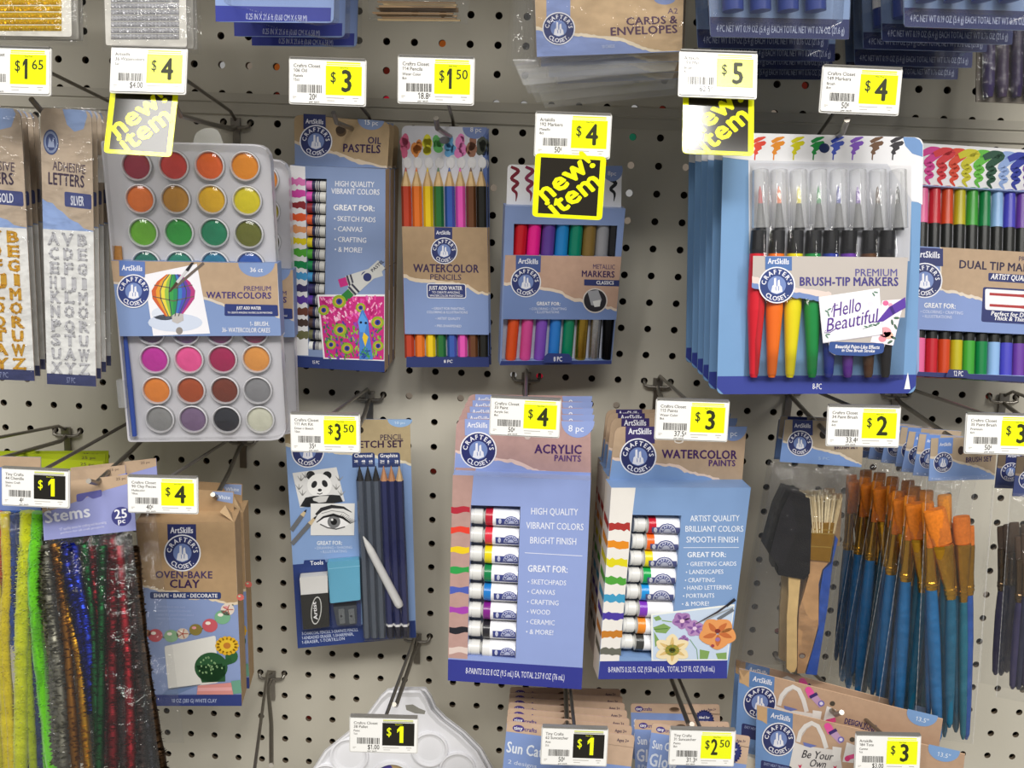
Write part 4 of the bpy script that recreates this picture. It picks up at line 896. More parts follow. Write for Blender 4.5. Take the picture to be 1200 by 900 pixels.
# ------------------------------------------------------------------ boxes of paint tubes
def tube_part(t, p0, p1, r, col, cap0, off, wf='#e8e8ec'):
    """crimped paint tube lying in the window, cap on the left"""
    p = t.part('paint_tube'); A, B2 = p0, p1; m = (col, 'gloss'); cw = ('#d6d5d2', 'plastic'); wl = (wf, 'gloss')
    cp = p.part('screw_cap', 'ribbed white cap'); e = lerp(A, B2, cap0)
    cp.rod(A, e, [(0, r*.78, cw), (.04, r*.86, cw), (.3, r*.8, cw), (.32, r*.86, cw), (.96, r*.84, cw), (1, r*.72, cw)], off, 14)
    nk = lerp(A, B2, cap0+.05)
    p.rod(e, B2, [(0, r*.5, cw), (.04, r*.7, ('#b9b8b4', 'plastic')), (.07, r*.97, m), (.27, r, m), (.27, r, wl), (1, r*.96, wl)], off, 16)
    return p
def tube_warp(p0, p1, r, F, off):
    A, B2, R, zo = F.P(p0, off), F.P(p1, off), r*F.k()*.99, F.zo
    def f(q):
        o = off+R
        for _ in range(5):
            p = F.P(q, o); t = (p[0]-A[0])/(B2[0]-A[0]); dz = p[2]-(A[2]+(B2[2]-A[2])*t); o = off+math.sqrt(max(R*R-dz*dz, .05*R*R))
        return o
    return f
F = Face([(530.6, 556.5), (692.5, 563), (681.4, 808), (524.8, 797.5)], 176)
t = Thing('acrylic_paint_box', 'acrylic paints box with eight tubes in its window, the front one', 'paint set', F, 'acrylic paint boxes'); B = '#8e9fd2'
F.z(500, 590, 3.914); c = t.part('carton'); q4 = [(120, -131), (753, -106), (710, 853), (97, 812)]; wi = [(203, 8), (430, 14), (408, 712), (187, 702)]
c.window(q4, wi, B, 17, '#b9c0d8')
k = [F.P(p) for p in q4]; kb = [p+np.array([0, 19, 0]) for p in k]
for i in range(4): c.add([k[i], k[(i+1) % 4], kb[(i+1) % 4], kb[i]], [(0, 1, 2, 3)], ['#9db0e0', '#b3947f', '#2f3a86', '#b3938a'][i])
c.add(kb, [(0, 1, 2, 3)], KRAFT)
c.poly([(120, -131), (215, -128), (203, 8), (187, 714), (98, 708)], ('#b5928a', 'kraft'), 1)
ac = ['#b02a3a', '#e0402f', '#e6c61f', '#2f9a4a', '#4a5cb0', '#a040a8', '#22222a', '#d9c6bd']; tcs = ['#b31f35', '#d42f40', '#e0cc18', '#107a46', '#1f74c0', '#7a1f80', '#26262c', '#dedddd']
for i, q in enumerate(ac):
    y = 28+92*i; x0, x1 = 112-1.4*i, 198-1.4*i
    pts = [(x0+(x1-x0)*j/6, y+3*math.sin(j*1.2+i)-13) for j in range(7)]+[(x0+(x1-x0)*j/6, y+5*math.sin(j*1.0+i*2)+15) for j in range(6, -1, -1)]
    c.poly(pts, q, 2)
c.poly([(98, 714), (716, 754), (710, 853), (97, 812)], '#33398c', 2)
c.text('8-PAINTS 0.32 fl OZ (9.5 mL) EA, TOTAL 2.57 fl OZ (76 mL)', (178, 780), (632, 812), 27, '#d9daea', 3)
for tx, a, b2, hh, bo in (('HIGH QUALITY', (477, 50), (694, 55), 30, 0), ('VIBRANT COLORS', (456, 115), (720, 123), 30, 0), ('BRIGHT FINISH', (472, 183), (688, 190), 30, 0), ('GREAT FOR:', (463, 312), (648, 318), 29, 1), ('* SKETCHPADS', (463, 369), (640, 376), 22, 0), ('* CANVAS', (462, 414), (589, 420), 22, 0), ('* CRAFTING', (460, 461), (606, 468), 22, 0), ('* WOOD', (459, 506), (567, 511), 22, 0), ('* CERAMIC', (457, 552), (588, 559), 22, 0), ('* & MORE!', (455, 598), (582, 604), 22, 0)):
    c.text(tx, a, b2, hh, '#e2e5f0', 2, bo)
c.stroke([(450, 226), (714, 241)], 3, '#dfe3f0', 2)
h = t.part('header_card'); F.z(500, 450, 4.738); o = -17
ho = rrect([(166, 193), (910, 206), (912, 540), (150, 516)], [48, 48, 0, 0]); h.slab(ho, ('#b3918c', 'kraft'), 1, o)
h.poly([(150, 516), (160, 366)]+jag([(160, 366), (250, 388), (380, 408), (480, 420), (560, 448), (610, 474), (690, 488), (780, 502)], 4, 16)+[(800, 534)], '#e0c2b8', 1, o)
h.poly([(150, 516), (160, 380)]+jag([(160, 380), (250, 402), (380, 425), (470, 438), (540, 465), (600, 486), (660, 492), (740, 512)], 4, 16, 9)+[(760, 534)], B, 2, o)
brand(h, (287, 368), 102, [(212, 194), (352, 198), (352, 290), (212, 286)], 4, o, navy='#2a3068', flag=B, block=.5)
h.ell((840, 206), 92, 92, B, 3, o, 24, 0, 0, 180); h.text('8 pc', (785, 263), (873, 266), 35, '#e8eaf2', 4, 0, o)
h.text('ACRYLIC', (600, 384), (863, 388), 48, '#43225e', 4, 1, o); h.text('PAINTS', (707, 427), (858, 431), 33, '#5a3a72', 4, 1, o); h.ell((560, 290), 18, 18, '#c9b7b0', 4, o)
F.z(500, 590, 3.914)
for i, q in enumerate(tcs):
    y = 54+86*i; p = tube_part(t, (200-1.8*i, y), (428-2.7*i, y+12), 43, q, .27, -7.6)
    l2 = p.part('tube_print'); e = y+34; l2.warp = tube_warp((200-1.8*i, y), (428-2.7*i, y+12), 43, F, -7.6)
    x0 = 318-2.5*i; x1 = 424-2.7*i
    for j in range(5): l2.poly([(x0, e-20+6*j), (x1, e-14+6*j), (x1, e-8+6*j), (x0, e-14+6*j)], '#3a4382', 1, .2)
    l2.half_disc((x1-36, e+6), 36, '#3a4382', 2, .2); l2.half_disc((x1-36, e+6), 32, '#b9bdd6', 3, .2); l2.half_disc((x1-36, e+6), 29, '#3a4382', 4, .2); l2.half_disc((x1-36, e+6), 15, '#aab0d0', 5, .2)
    l2.ell((x0+18, e-6), 7, 12, '#c3c6dc', 3, .3); l2.arc_text("CRAFTERS", (x1-36, e+6), 18, 9, 0, '#c9cde2', 5, 1, False, .95, .2)
t.done(); ACR = t
ACR.copy('second acrylic paints box of the stack, directly behind the front one', (534, 493), (537, 485.5), 152)
ACR.copy('third acrylic paints box of the stack, showing only its header top', (534, 493), (540.5, 478), 128)
ACR.copy('fourth acrylic paints box of the stack', (534, 493), (544, 470.5), 104)
ACR.copy('hindmost acrylic paints box, dark strip by the pegboard', (534, 493), (547.5, 463.5), 80)

F = Face([(716.5, 571.5), (880, 571.5), (852, 795), (701, 796)], 178, yaw=math.radians(11), sig=1.5)
t = Thing('watercolor_paint_box', 'watercolor paints box with flower picture and white swatch edge, the front one', 'paint set', F, 'watercolor paint boxes'); B = '#7c9ac6'
F.z(680, 600, 4.286); c = t.part('carton'); q4 = [(156, -122), (857, -122), (737, 836), (90, 840)]; wi = [(262, 14), (508, 18), (452, 735), (197, 728)]
c.window(q4, wi, B, 17, '#b9c0d8')
k = [F.P(p) for p in q4]; kb = [p+np.array([0, 21, 0]) for p in k]
for i in range(4): c.add([k[i], k[(i+1) % 4], kb[(i+1) % 4], kb[i]], [(0, 1, 2, 3)], ['#7f9dcb', B, '#2f3a86', '#e2ded8'][i])
c.add(kb, [(0, 1, 2, 3)], KRAFT)
c.poly([(156, -122), (278, -122), (262, 14), (195, 748), (98, 750)], '#e6e2dc', 1)
wc = ['#a8322f', '#e08a1f', '#dcd01c', '#4f9f3a', '#3f98c0', '#4a3a9c', '#c07a2a', '#66675c']; tcw = ['#c01f30', '#e8641f', '#e0cf1c', '#109a4a', '#1f8ad0', '#7a35b0', '#e0862a', '#3a3a3a']
for i, q in enumerate(wc):
    y = 72+90*i; ex = 156-66*(y+122)/958; wavy_swatch(c, ex+1, 250-6.5*i, y, 36, q, 2, 60+i, .04)
    # the stroke runs on around the corner of the carton
    v = [F.P((ex-.6, y-16), 0), F.P((ex-1.6, y+18), 0)]; v += [v[1]+np.array([0, 17, 3]), v[0]+np.array([0, 17, 4.5])]; c.add([p+np.array([-.12, .1, 0]) for p in v], [(0, 1, 2, 3)], q)
c.poly([(100, 750), (738, 746), (737, 836), (90, 840)], '#343b8e', 2)
c.text('8-PAINTS 0.32 FL OZ (9.50 mL) EA., TOTAL 2.57 FL OZ (76.0 mL)', (140, 806), (676, 801), 27, '#d9daea', 3)
for tx, a, b2, hh, bo in (('ARTIST QUALITY', (552, 47), (800, 45), 29, 0), ('BRILLIANT COLORS', (526, 99), (820, 99), 29, 0), ('SMOOTH FINISH', (532, 153), (795, 153), 29, 0), ('GREAT FOR:', (537, 227), (734, 226), 25, 1), ('* GREETING CARDS', (535, 272), (785, 270), 21, 0), ('* LANDSCAPES', (530, 312), (720, 310), 21, 0), ('* CRAFTING', (525, 353), (677, 352), 21, 0), ('* HAND LETTERING', (520, 392), (762, 388), 21, 0), ('* PORTRAITS', (515, 432), (674, 430), 21, 0), ('* & MORE!', (510, 472), (648, 470), 21, 0)):
    c.text(tx, a, b2, hh, '#e6ebf4', 2, bo)
c.stroke([(518, 179), (797, 178)], 3, '#dfe6f2', 2)
# flower painting on the lower right, a brush at work on it
c.poly([(355, 512), (776, 462), (740, 745), (358, 748)], '#e8eae6', 3); c.poly([(364, 520), (770, 472), (735, 740), (366, 742)], '#c3d2e6', 4)
def petals(cx, cy, r, n, col, col2, lay, wd=.5, a0=0.0):
    for i in range(n):
        a = a0+2*math.pi*i/n; dx, dy = math.cos(a), math.sin(a)
        q = [(cx+dx*r*u-dy*r*wd*v, cy+(dy*r*u+dx*r*wd*v)*.85) for u, v in ((.05, 0), (.35, .62), (.7, .75), (1, .1), (.7, -.75), (.35, -.62))]
        c.poly(curve2(q+[q[0]], 4)[:-1], col, lay+i % 2); q2 = [(cx+dx*r*u-dy*r*wd*v, cy+(dy*r*u+dx*r*wd*v)*.85) for u, v in ((.05, 0), (.4, .25), (.8, .1), (.4, -.25))]; c.poly(curve2(q2+[q2[0]], 3)[:-1], col2, lay+2)
for pts in ([(368, 530), (395, 520), (410, 540), (380, 548)], [(366, 580), (420, 560), (455, 580), (430, 610), (380, 605)], [(370, 600), (400, 650), (376, 680)], [(600, 690), (650, 700), (640, 738), (600, 738)], [(680, 710), (735, 705), (735, 740), (690, 738)]): c.poly(pts, '#7fa05a', 5)
c.stroke([(370, 590), (440, 585)], 4, '#4f7a3a', 6); c.stroke([(410, 545), (460, 552)], 5, '#7fa05a', 5); c.stroke([(550, 640), (585, 690), (590, 740)], 5, '#7fa08a', 5)
petals(512, 545, 52, 5, '#a47ab0', '#7a4f90', 6, .6, .3); petals(575, 585, 50, 5, '#b088b8', '#80559a', 9, .6, .8); petals(520, 640, 26, 4, '#9a6fa8', '#7a5090', 6, .6)
c.ell((512, 548), 12, 10, '#e6c9d8', 10); c.ell((575, 585), 11, 9, '#e0c8e0', 13)
petals(690, 610, 96, 5, '#e0985a', '#c06a3a', 12, .62, .25); c.ell((690, 598), 14, 11, '#7a2f2a', 16); c.ell((690, 640), 12, 10, '#9a6fa0', 16); c.ell((665, 672), 9, 8, '#9a3f4a', 16)
petals(462, 690, 92, 6, '#ead9b0', '#d8b878', 9, .42, .5); c.ell((462, 694), 36, 28, '#8a8a3a', 13); c.ell((462, 694), 17, 13, '#4a5a2a', 14)
for a in range(8): c.stroke([(462, 694), (462+44*math.cos(a*.8), 690+30*math.sin(a*.8))], 3, '#b0902f', 14)
c.stroke([(580, 560), (650, 530), (770, 478)], [3, 9, 5], '#9aa0a4', 17); c.stroke([(580, 562), (690, 502), (735, 470)], [3, 9, 10], '#3a3236', 18); c.stroke([(735, 472), (778, 438)], [12, 16], '#22242c', 18); c.stroke([(690, 540), (770, 490)], 16, '#6a7078', 8)
h = t.part('header_card'); F.z(690, 450, 4.735); o = -20
h.slab(rrect([(146, 238), (876, 236), (850, 545), (112, 545)], [46, 40, 0, 0]), KRAFT, 1, o)
h.poly([(112, 545), (132, 405)]+jag([(132, 405), (200, 420), (375, 435), (500, 450), (560, 480), (640, 502), (720, 520)], 4, 16)+[(740, 545)], '#e2c8b6', 1, o)
h.poly([(112, 545), (130, 418)]+jag([(130, 418), (200, 436), (375, 450), (480, 462), (530, 490), (620, 510), (680, 524)], 4, 16, 9)+[(700, 545)], B, 2, o)
brand(h, (274, 403), 102, [(205, 236), (366, 236), (366, 330), (203, 330)], 4, o, navy='#2a3060', flag='#3a2f66', block=.45)
h.ell((800, 236), 78, 80, '#7b93c4', 3, o, 24, 0, 0, 180); h.text('8 pc', (752, 290), (824, 289), 30, '#e2e8f2', 4, 0, o)
h.text('WATERCOLOR', (406, 411), (823, 416), 46, '#3f2058', 4, 1, o); h.text('PAINTS', (664, 455), (815, 456), 33, '#4f2f68', 4, 1, o)
h.ell((500, 318), 26, 12, '#e2d8cc', 4, o); h.ell((500, 314), 20, 9, '#a08a70', 5, o)
F.z(680, 600, 4.286)
for i, q in enumerate(tcw):
    y = 60+84*i; p = tube_part(t, (262-9.5*i, y), (505-7.8*i, y+6), 43, q, .24, -8.0)
    if i < 5:
        l2 = p.part('tube_print'); l2.warp = tube_warp((262-9.5*i, y), (505-7.8*i, y+6), 43, F, -8.0); e = y+36; x1 = 500-7.8*i; x0 = x1-140
        for j in range(5): l2.poly([(x0, e-20+6*j), (x1, e-17+6*j), (x1, e-11+6*j), (x0, e-14+6*j)], '#4a5080', 1, .3)
        l2.half_disc((x1-62, e+8), 48, '#4a5080', 2, .2); l2.half_disc((x1-62, e+8), 42, '#c9cbd8', 3, .2); l2.half_disc((x1-62, e+8), 38, '#4a5080', 4, .2); l2.half_disc((x1-62, e+8), 20, '#b0b4c8', 5, .2)
        l2.arc_text("CRAFTERS", (x1-62, e+8), 23, 12, 0, '#c9cde2', 5, 1, False, .95, .2); l2.ell((x0+18, e-6), 9, 12, '#c9cbd8', 3, .5)
t.done(); WAT = t
WAT.copy('second watercolor paints box of the stack, banner showing above the front one', (722, 500), (717.5, 490), 153)
WAT.copy('third watercolor paints box of the stack', (722, 500), (713.5, 484), 128)
WAT.copy('hindmost watercolor paints box, nearest the pegboard', (722, 500), (711.5, 479.5), 103)

# ------------------------------------------------------------------ oven-bake clay
F = Face([(159, 612), (276, 612), (282, 827), (178, 828)], 150)
t = Thing('clay_box', 'oven-bake clay box with cactus picture, the front one', 'modelling clay', F, 'oven-bake clay boxes'); B = '#8a9cc8'; K2 = ('#b29470', 'kraft')
F.z(140, 540, 3.0); c = t.part('carton'); q4 = [(56, 218), (405, 216), (430, 862), (112, 862)]
c.slab(q4, B, 26, 0, K2)
c.poly([(56, 218), (405, 216), (416, 505)]+jag([(416, 505), (390, 508), (355, 500), (310, 488), (245, 486), (200, 465), (150, 462), (110, 452), (79, 440)], 3, 9), '#e2d0b4', 1)
c.poly([(56, 218), (405, 216), (415, 495)]+jag([(415, 495), (390, 500), (355, 492), (310, 479), (245, 477), (200, 456), (150, 452), (110, 444), (78, 434)], 3, 9), K2, 2)
brand(c, (221, 324), 65, [(168, 223), (269, 223), (270, 280), (170, 280)], 4, flag='#2c3264', block=.55)
c.text('OVEN-BAKE', (126, 412), (328, 413), 24, '#4a3a60', 4, 1); c.text('CLAY', (176, 446), (282, 447), 28, '#3a2450', 4, 1)
c.poly(rrect([(107, 461), (357, 462), (357, 486), (108, 485)], 8), '#2f3f72', 5); c.text('SHAPE * BAKE * DECORATE', (120, 480), (345, 481), 13, WHITE, 6, 1)
for i, x in enumerate((232, 250, 262, 232)): c.text('* EASY TO SHAPE AND BAKE' if i % 2 == 0 else '* BRIGHT SMOOTH FINISH', (128, 516+14*i), (x, 518+14*i), 6, '#a9b8dc', 3)
c.poly(rrect([(158, 652), (338, 614), (348, 780), (172, 806)], 8), '#e6e4de', 3); c.poly([(172, 800), (290, 785), (200, 822), (150, 822)], '#6f86b0', 3)
c.stroke([(85, 600), (160, 622), (240, 612), (310, 582), (360, 545), (400, 505)], 5, '#5a6a5a', 4)
for x, y, r, q in ((126, 614, 26, '#c0505a'), (182, 616, 25, '#8ab08a'), (222, 608, 22, '#d8c8b8'), (268, 594, 23, '#8a7a3a'), (318, 579, 27, '#c85a64'), (362, 550, 28, '#7ab08a'), (380, 523, 24, '#e0d2c4'), (97, 606, 14, '#9a6a4a'), (425, 480, 13, '#d06a60')):
    c.ell((x, y), r, r*.88, q, 5); c.ell((x-r*.25, y-r*.3), r*.35, r*.22, ['#e09aa0', '#b4d0b0', '#f0e6da', '#b0a05a'][int(x) % 4], 6)
for x, y in ((222, 608), (380, 523)):
    for a in range(5): c.stroke([(x, y), (x+20*math.cos(a*1.25), y+17*math.sin(a*1.25))], 3, '#b05a4a', 7)
c.ell((322, 726), 58, 52, '#23552f', 6, 0, 28); c.poly([(270, 720), (372, 712), (372, 776), (290, 780)], '#23552f', 6); c.ell((394, 688), 22, 24, '#2a5f35', 6); c.stroke([(360, 712), (394, 702)], 22, '#23552f', 7)
rd = random.Random(3)
for i in range(26):
    a, r = rd.uniform(0, 6.28), rd.uniform(0, 46); c.ell((322+r*math.cos(a), 726+r*.85*math.sin(a)), 3, 4, '#8ab07a', 8, 0, 6)
petals_ = [(378+32*math.cos(a*math.pi/7), 650+25*math.sin(a*math.pi/7)) for a in range(14)]
for x, y in petals_: c.ell((x, y), 10, 9, '#dfae24', 8, 0, 10)
c.ell((378, 650), 26, 21, '#e8c030', 9); c.ell((378, 650), 13, 11, '#c07a2a', 10)
c.poly([(275, 790), (392, 780), (400, 822), (272, 822)], '#d9908a', 7); c.poly([(276, 798), (394, 796), (396, 808), (274, 810)], '#e8a8a8', 8); c.poly([(392, 775), (425, 770), (430, 816), (400, 820)], '#6aa08a', 7)
c.poly([(108, 824), (429, 822), (430, 862), (112, 862)], '#2c3b7c', 9); c.text('10 OZ (283 G) WHITE CLAY', (183, 850), (342, 850), 13, '#b9c4e2', 10)
fl = t.part('folded_top'); a = [F.P(p, 0) for p in [(56, 218), (405, 216)]]; bb = [F.P((75, 190), -20), F.P((398, 186), -20)]
fl.add(a+bb, [(0, 1, 3, 2)], ('#a98a66', 'kraft'))
h = t.part('hang_tab'); h.slab([(72, 92), (402, 110), (402, 196), (76, 200)], K2, 1, -22); h.poly([(326, 108), (400, 111), (398, 150), (342, 140)], '#93a6d0', 1, -22); h.text('White', (340, 134), (390, 136), 13, '#dce4f2', 2, 1, -22)
g = t.part('side_gusset'); g.add([F.P((402, 216), -1), F.P((352, 180), -8), F.P((372, 156), -14), F.P((410, 200), -20)], [(0, 1, 2, 3)], ('#c0a27c', 'kraft'))
t.done(); CLAY = t
CLAY.copy('second oven-bake clay box, behind and right of the front one', (276, 612), (286, 601), 112)

# ------------------------------------------------------------------ white paint palette
F = Face([(400, 808), (565, 808), (565, 960), (400, 960)], 95)
t = Thing('paint_palette', 'white plastic mixing palette with round wells at the bottom edge', 'palette', F)
F.z(300, 740, 4); p = t.part('palette_body'); W2 = ('#e6e6ea', 'plastic')
ol = [(618, 270), (772, 270), (800, 310), (822, 362), (870, 412), (960, 480), (1040, 560), (1090, 650), (1105, 740), (1080, 850), (980, 930), (820, 960), (660, 950), (520, 960), (360, 930), (265, 850), (240, 740), (262, 650), (320, 560), (420, 480), (505, 410), (548, 350), (585, 300)]
cx, cy = 670, 640
def rim(s, off): return [F.P((cx+(x-cx)*s, cy+(y-cy)*s), off) for x, y in ol]
R_ = [rim(1.0, 0), rim(.985, 3.5), rim(.955, 5), rim(.925, 3.2), rim(.90, 2.0)]; n = len(ol)
for a, b2 in zip(R_[:-1], R_[1:]): p.add(a+b2, [(i, (i+1) % n, n+(i+1) % n, n+i) for i in range(n)], W2, True)
p.add(R_[-1], [tuple(range(n))[::-1]], W2)
bk = [q+np.array([0, 1.5, 0]) for q in R_[0]]; p.add(bk, [tuple(range(n))], W2)
p.poly([(700, 345), (735, 342), (765, 360), (795, 372), (790, 388), (745, 384), (705, 368)], ('#8a8880', 'matte'), 1, 2.0)
for x, y, r in ((440, 575, 92), (815, 545, 88), (945, 640, 90), (330, 690, 85), (400, 830, 85), (560, 870, 85), (760, 870, 85), (920, 800, 88)):
    w_ = t.part('paint_well'); w_.turn((x, y), [(r, 2.0, W2), (r*.97, 4.8, W2), (r*.9, 5.2, W2), (r*.8, 3.0, W2), (r*.5, .8, W2), (r*.1, .2, W2)], 28)
m = t.part('centre_well'); m.turn((640, 700), [(112, 2.0, W2), (108, 5, W2), (95, 5.5, W2), (88, 3.0, W2), (86, 2.2, W2)], 32)
l = t.part('round_label', 'purple and kraft round label'); l.ell((640, 700), 84, 84, ('#b39a72', 'kraft'), 3, 2.2, 32); l.poly([(556, 700)]+[(640-84*math.cos(a*.1), 700-84*math.sin(a*.1)) for a in range(0, 15)]+[(640, 640), (600, 700)], '#4a3f8c', 4, 2.2)
t.done()
t.copy('second white palette nested behind the front one at the bottom edge', (480, 808), (486, 806), 80)

# ------------------------------------------------------------------ adhesive letters
def letter_pack(corners, d, label, sheen, word, rows, xs, ys, zz, badge):
    F = Face(corners, d); t = Thing('adhesive_letter_pack', label, 'stickers', F, 'packs of adhesive letters')
    F.uv(100, 340); c = t.part('backing_card'); c.slab(rrect([(0, 0), (100, 0), (100, 340), (0, 340)], [14, 14, 0, 0]), ('#b8a692', 'kraft'), .8, 0)
    c.poly([(44, 0), (88, 0), (92, 6), (84, 22), (66, 26), (52, 18)], '#8fa5cf', 1)
    if badge: c.ell((20, 40), 15, 15, '#3a4a7c', 2, 0, 24); c.ell((20, 40), 13, 13, '#8794b4', 3, 0, 24); c.ell((20, 40), 10, 10, '#3a4a7c', 4, 0, 24); c.poly([(14, 46), (17, 34), (22, 40), (25, 33), (27, 46)], '#9aa6c4', 5)
    c.text('ADHESIVE', (22, 73), (86, 76), 11, '#4a3a4c', 2); c.text('LETTERS', (12, 90), (84, 92), 14, '#38283f', 2, 1)
    c.poly(rrect([(44, 98), (97, 100), (97, 118), (44, 116)], 3), '#3a4378', 2); c.text(word, (56, 114), (82, 114), 11, '#d5d8e4', 3, 1)
    c.poly([(0, 108)]+jag([(0, 108), (30, 118), (50, 130), (80, 140), (100, 144)], 2, 8)+[(100, 160), (0, 160)], '#8ba3d2', 1)
    c.band(0, 145, 100, 326, '#e2e2e0', 3); c.band(0, 326, 100, 340, '#333a66', 3); c.text('57 PC', (40, 337), (58, 337), 7, '#8a92b8', 4)
    rd = random.Random(len(label)); m = (sheen, 'gem'); m2 = ('#c8982a' if word == 'GOLD' else '#bdbdc2', 'gloss')
    for r, row in enumerate(rows):
        for j, ch in enumerate(row):
            n = len(row); x = 8+(84/n)*j+3; y = 163+18*r
            p = t.part('letter_sticker'); wd = 70/n-3
            s1 = F.P((x, y), .4); lay_, adv = layout(ch, 1); sx = wd/max(adv, .3)
            p.text(ch, (x, y), (x+wd, y), 13.5, m2, 6, 1); p.text(ch, (x-.7, y+.3), (x+wd-.7, y+.3), 13.5, m2, 7, 1); p.text(ch, (x+.7, y-.3), (x+wd+.7, y-.3), 13.5, m2, 8, 1)
            # rhinestones along the stroke of the letter
            verts = [q for v, f in lay_ for q in v]; st = max(1, len(verts)//34)
            for vx, vy, _ in verts[::st]:
                if not verts: continue
                q = F.P((x+vx*sx+rd.uniform(-.8, .8), y-vy*13.5/_H+rd.uniform(-.8, .8)), .6); rr = .5; a0 = rd.uniform(0, 1)
                ring = [q+np.array([rr*math.cos(a0+k*1.257), 0, rr*math.sin(a0+k*1.257)]) for k in range(5)]; tp = q+np.array([rd.uniform(-.3, .3), -.75, rd.uniform(-.3, .3)])
                p.add(ring+[tp], [(k, (k+1) % 5, 5) for k in range(5)], m)
    b = t.part('sleeve', 'clear plastic sleeve'); b.sheet([(-4, -3), (104, -3), (104, 344), (-4, 344)], FILM, 1.2, 2.0, 10, 24, .5, len(label))
    return t.done()
R1 = ['AVB', 'CDE', 'EFG', 'HIJI', 'KLM', 'NOO', 'PQR', 'STU', 'UAW', 'XYZ']
LG = letter_pack([(-52, 124), (24, 128), (41, 446), (-32, 444)], 200, 'gold glitter adhesive letters pack at the left edge, the front one', '#d9a520', 'GOLD', R1, None, None, None, False)
LS = letter_pack([(46, 126), (108, 130), (112, 452), (56, 451)], 205, 'silver glitter adhesive letters pack, the front one beside the watercolor tray', '#c9c9cc', 'SILVER', R1, None, None, None, True)
for T_, nm, x0, dx in ((LG, 'gold', 24, 7.0), (LS, 'silver', 108, 6.0)):
    for i, o in enumerate(('second', 'third', 'fourth')):
        T_.copy(o+' '+nm+' adhesive letters pack, an edge behind the front one', (x0, 128 if x0 == 24 else 130), (x0+dx*(i+1), 130+1.5*i), 178-24*i, dyaw=.03*(i+1), keep=('backing_card', 'sleeve'))

# ------------------------------------------------------------------ gem sticker sheets hanging into the top of the picture
def gem_pack(corners, d, label, group, m, x0, x1, ys, pitch, r):
    F = Face(corners, d); t = Thing('gem_sticker_sheet', label, 'stickers', F, group); F.z(0, 0, 1)
    c = t.part('backing_card'); TL, TR, BR, BL = corners; c.slab(rrect(corners, 3), '#dddad2', 1.0, 0); c.poly([lerp(lerp(TL, TR, .1), BL, .03), lerp(lerp(TR, TL, .1), BR, .03), lerp(lerp(BR, BL, .09), TR, .04), lerp(lerp(BL, BR, .09), TL, .04)], '#d5d1c6', 1)
    rd = random.Random(int(x0)+3)
    for y in ys:
        p = t.part('gem_strip'); x = x0; p.band(x0-2, y-3.2, x1+1, y+3.2, (m[0], 'foil'), 3)
        while x < x1:
            q = F.P((x, y), .3); R = r*F.k(); a0 = rd.uniform(0, 1)
            ring = [q+np.array([R*math.cos(a0+k*1.047), 0, R*math.sin(a0+k*1.047)]) for k in range(6)]; top = [q+np.array([.5*R*math.cos(a0+k*1.047), -R*.75, .5*R*math.sin(a0+k*1.047)]) for k in range(6)]
            p.add(ring+top, [(k, (k+1) % 6, 6+(k+1) % 6, 6+k) for k in range(6)]+[tuple(range(6, 12))], m); x += pitch
    b = t.part('sleeve', 'clear plastic sleeve'); qs = [lerp(TL, TR, -.04), lerp(TR, TL, -.06), (BR[0]+6, BR[1]+7), (BL[0]-3, BL[1]+7)]; b.sheet(qs, FILM, 1.6, 3, 10, 16, .6, 4)
    return t.done()
GG = gem_pack([(-45, -150), (80, -148), (84, 43), (-44, 41)], 200, 'gold gem sticker sheet, the front one in the top left corner', 'gem sticker sheets', ('#e2bc18', 'gem'), -36, 71, [33-7.6*i for i in range(20)], 4.6, 2.9)
SG = gem_pack([(118, -150), (215, -148), (219, 55), (124, 53)], 205, 'silver gem sticker sheet, the front one left of the blue tape packs', 'gem sticker sheets', ('#d6d6da', 'gem'), 132, 209, [43-7.2*i for i in range(22)], 4.2, 2.5)
GG.copy('second gold gem sticker sheet, behind the front one', (84, 43), (92, 46), 178, keep=('backing_card', 'sleeve')); GG.copy('third gold gem sticker sheet', (84, 43), (97, 48), 156, keep=('backing_card', 'sleeve'))
SG.copy('second silver gem sticker sheet, behind the front one', (219, 55), (227, 57), 183, keep=('backing_card', 'sleeve')); SG.copy('third silver gem sticker sheet', (219, 55), (231, 58), 160, keep=('backing_card', 'sleeve'))

# ------------------------------------------------------------------ tape runner packs
F = Face([(246, -190), (396, -186), (391, 27), (253, 25.5)], 215)
t = Thing('adhesive_tape_pack', 'blue adhesive tape pack with a size line, the front one at the top edge', 'tape', F, 'adhesive tape packs'); F.z(0, 0, 1)
c = t.part('backing_card'); c.slab(rrect([(246, -190), (396, -186), (391, 27), (253, 25.5)], [6, 6, 7, 4]), '#8fa6d8', 1.2, 0); c.poly([(252.2, 6.5), (388, 9), (387.5, 25), (252.8, 25.3)], '#37409a', 1)
c.text('0.25 IN X 21.6 ft (0.60 CM X 6.58 M)', (288, 22.6), (360, 25.2), 7, '#c5cbe6', 2)
tp = t.part('tape_dispenser'); tp.slab(rrect([(280, -120), (362, -118), (360, -30), (282, -32)], 30), ('#5a6ab0', 'plastic'), 14, 15); tp.turn((320, -80), [(26, 15, WHITE), (24, 16.5, WHITE), (10, 16.5, WHITE)], 24)
b = t.part('blister', 'clear plastic'); b.slab(rrect([(256, -180), (393, -176), (391, 24), (364, 26), (262, 4)], 5), CLEAR, 15, 17)
t.done(); t.copy('second tape pack, dark blue edge below the front one', (391, 27), (404, 44), 170); t.copy('third tape pack, nearest the wall', (391, 27), (418, 55), 130)

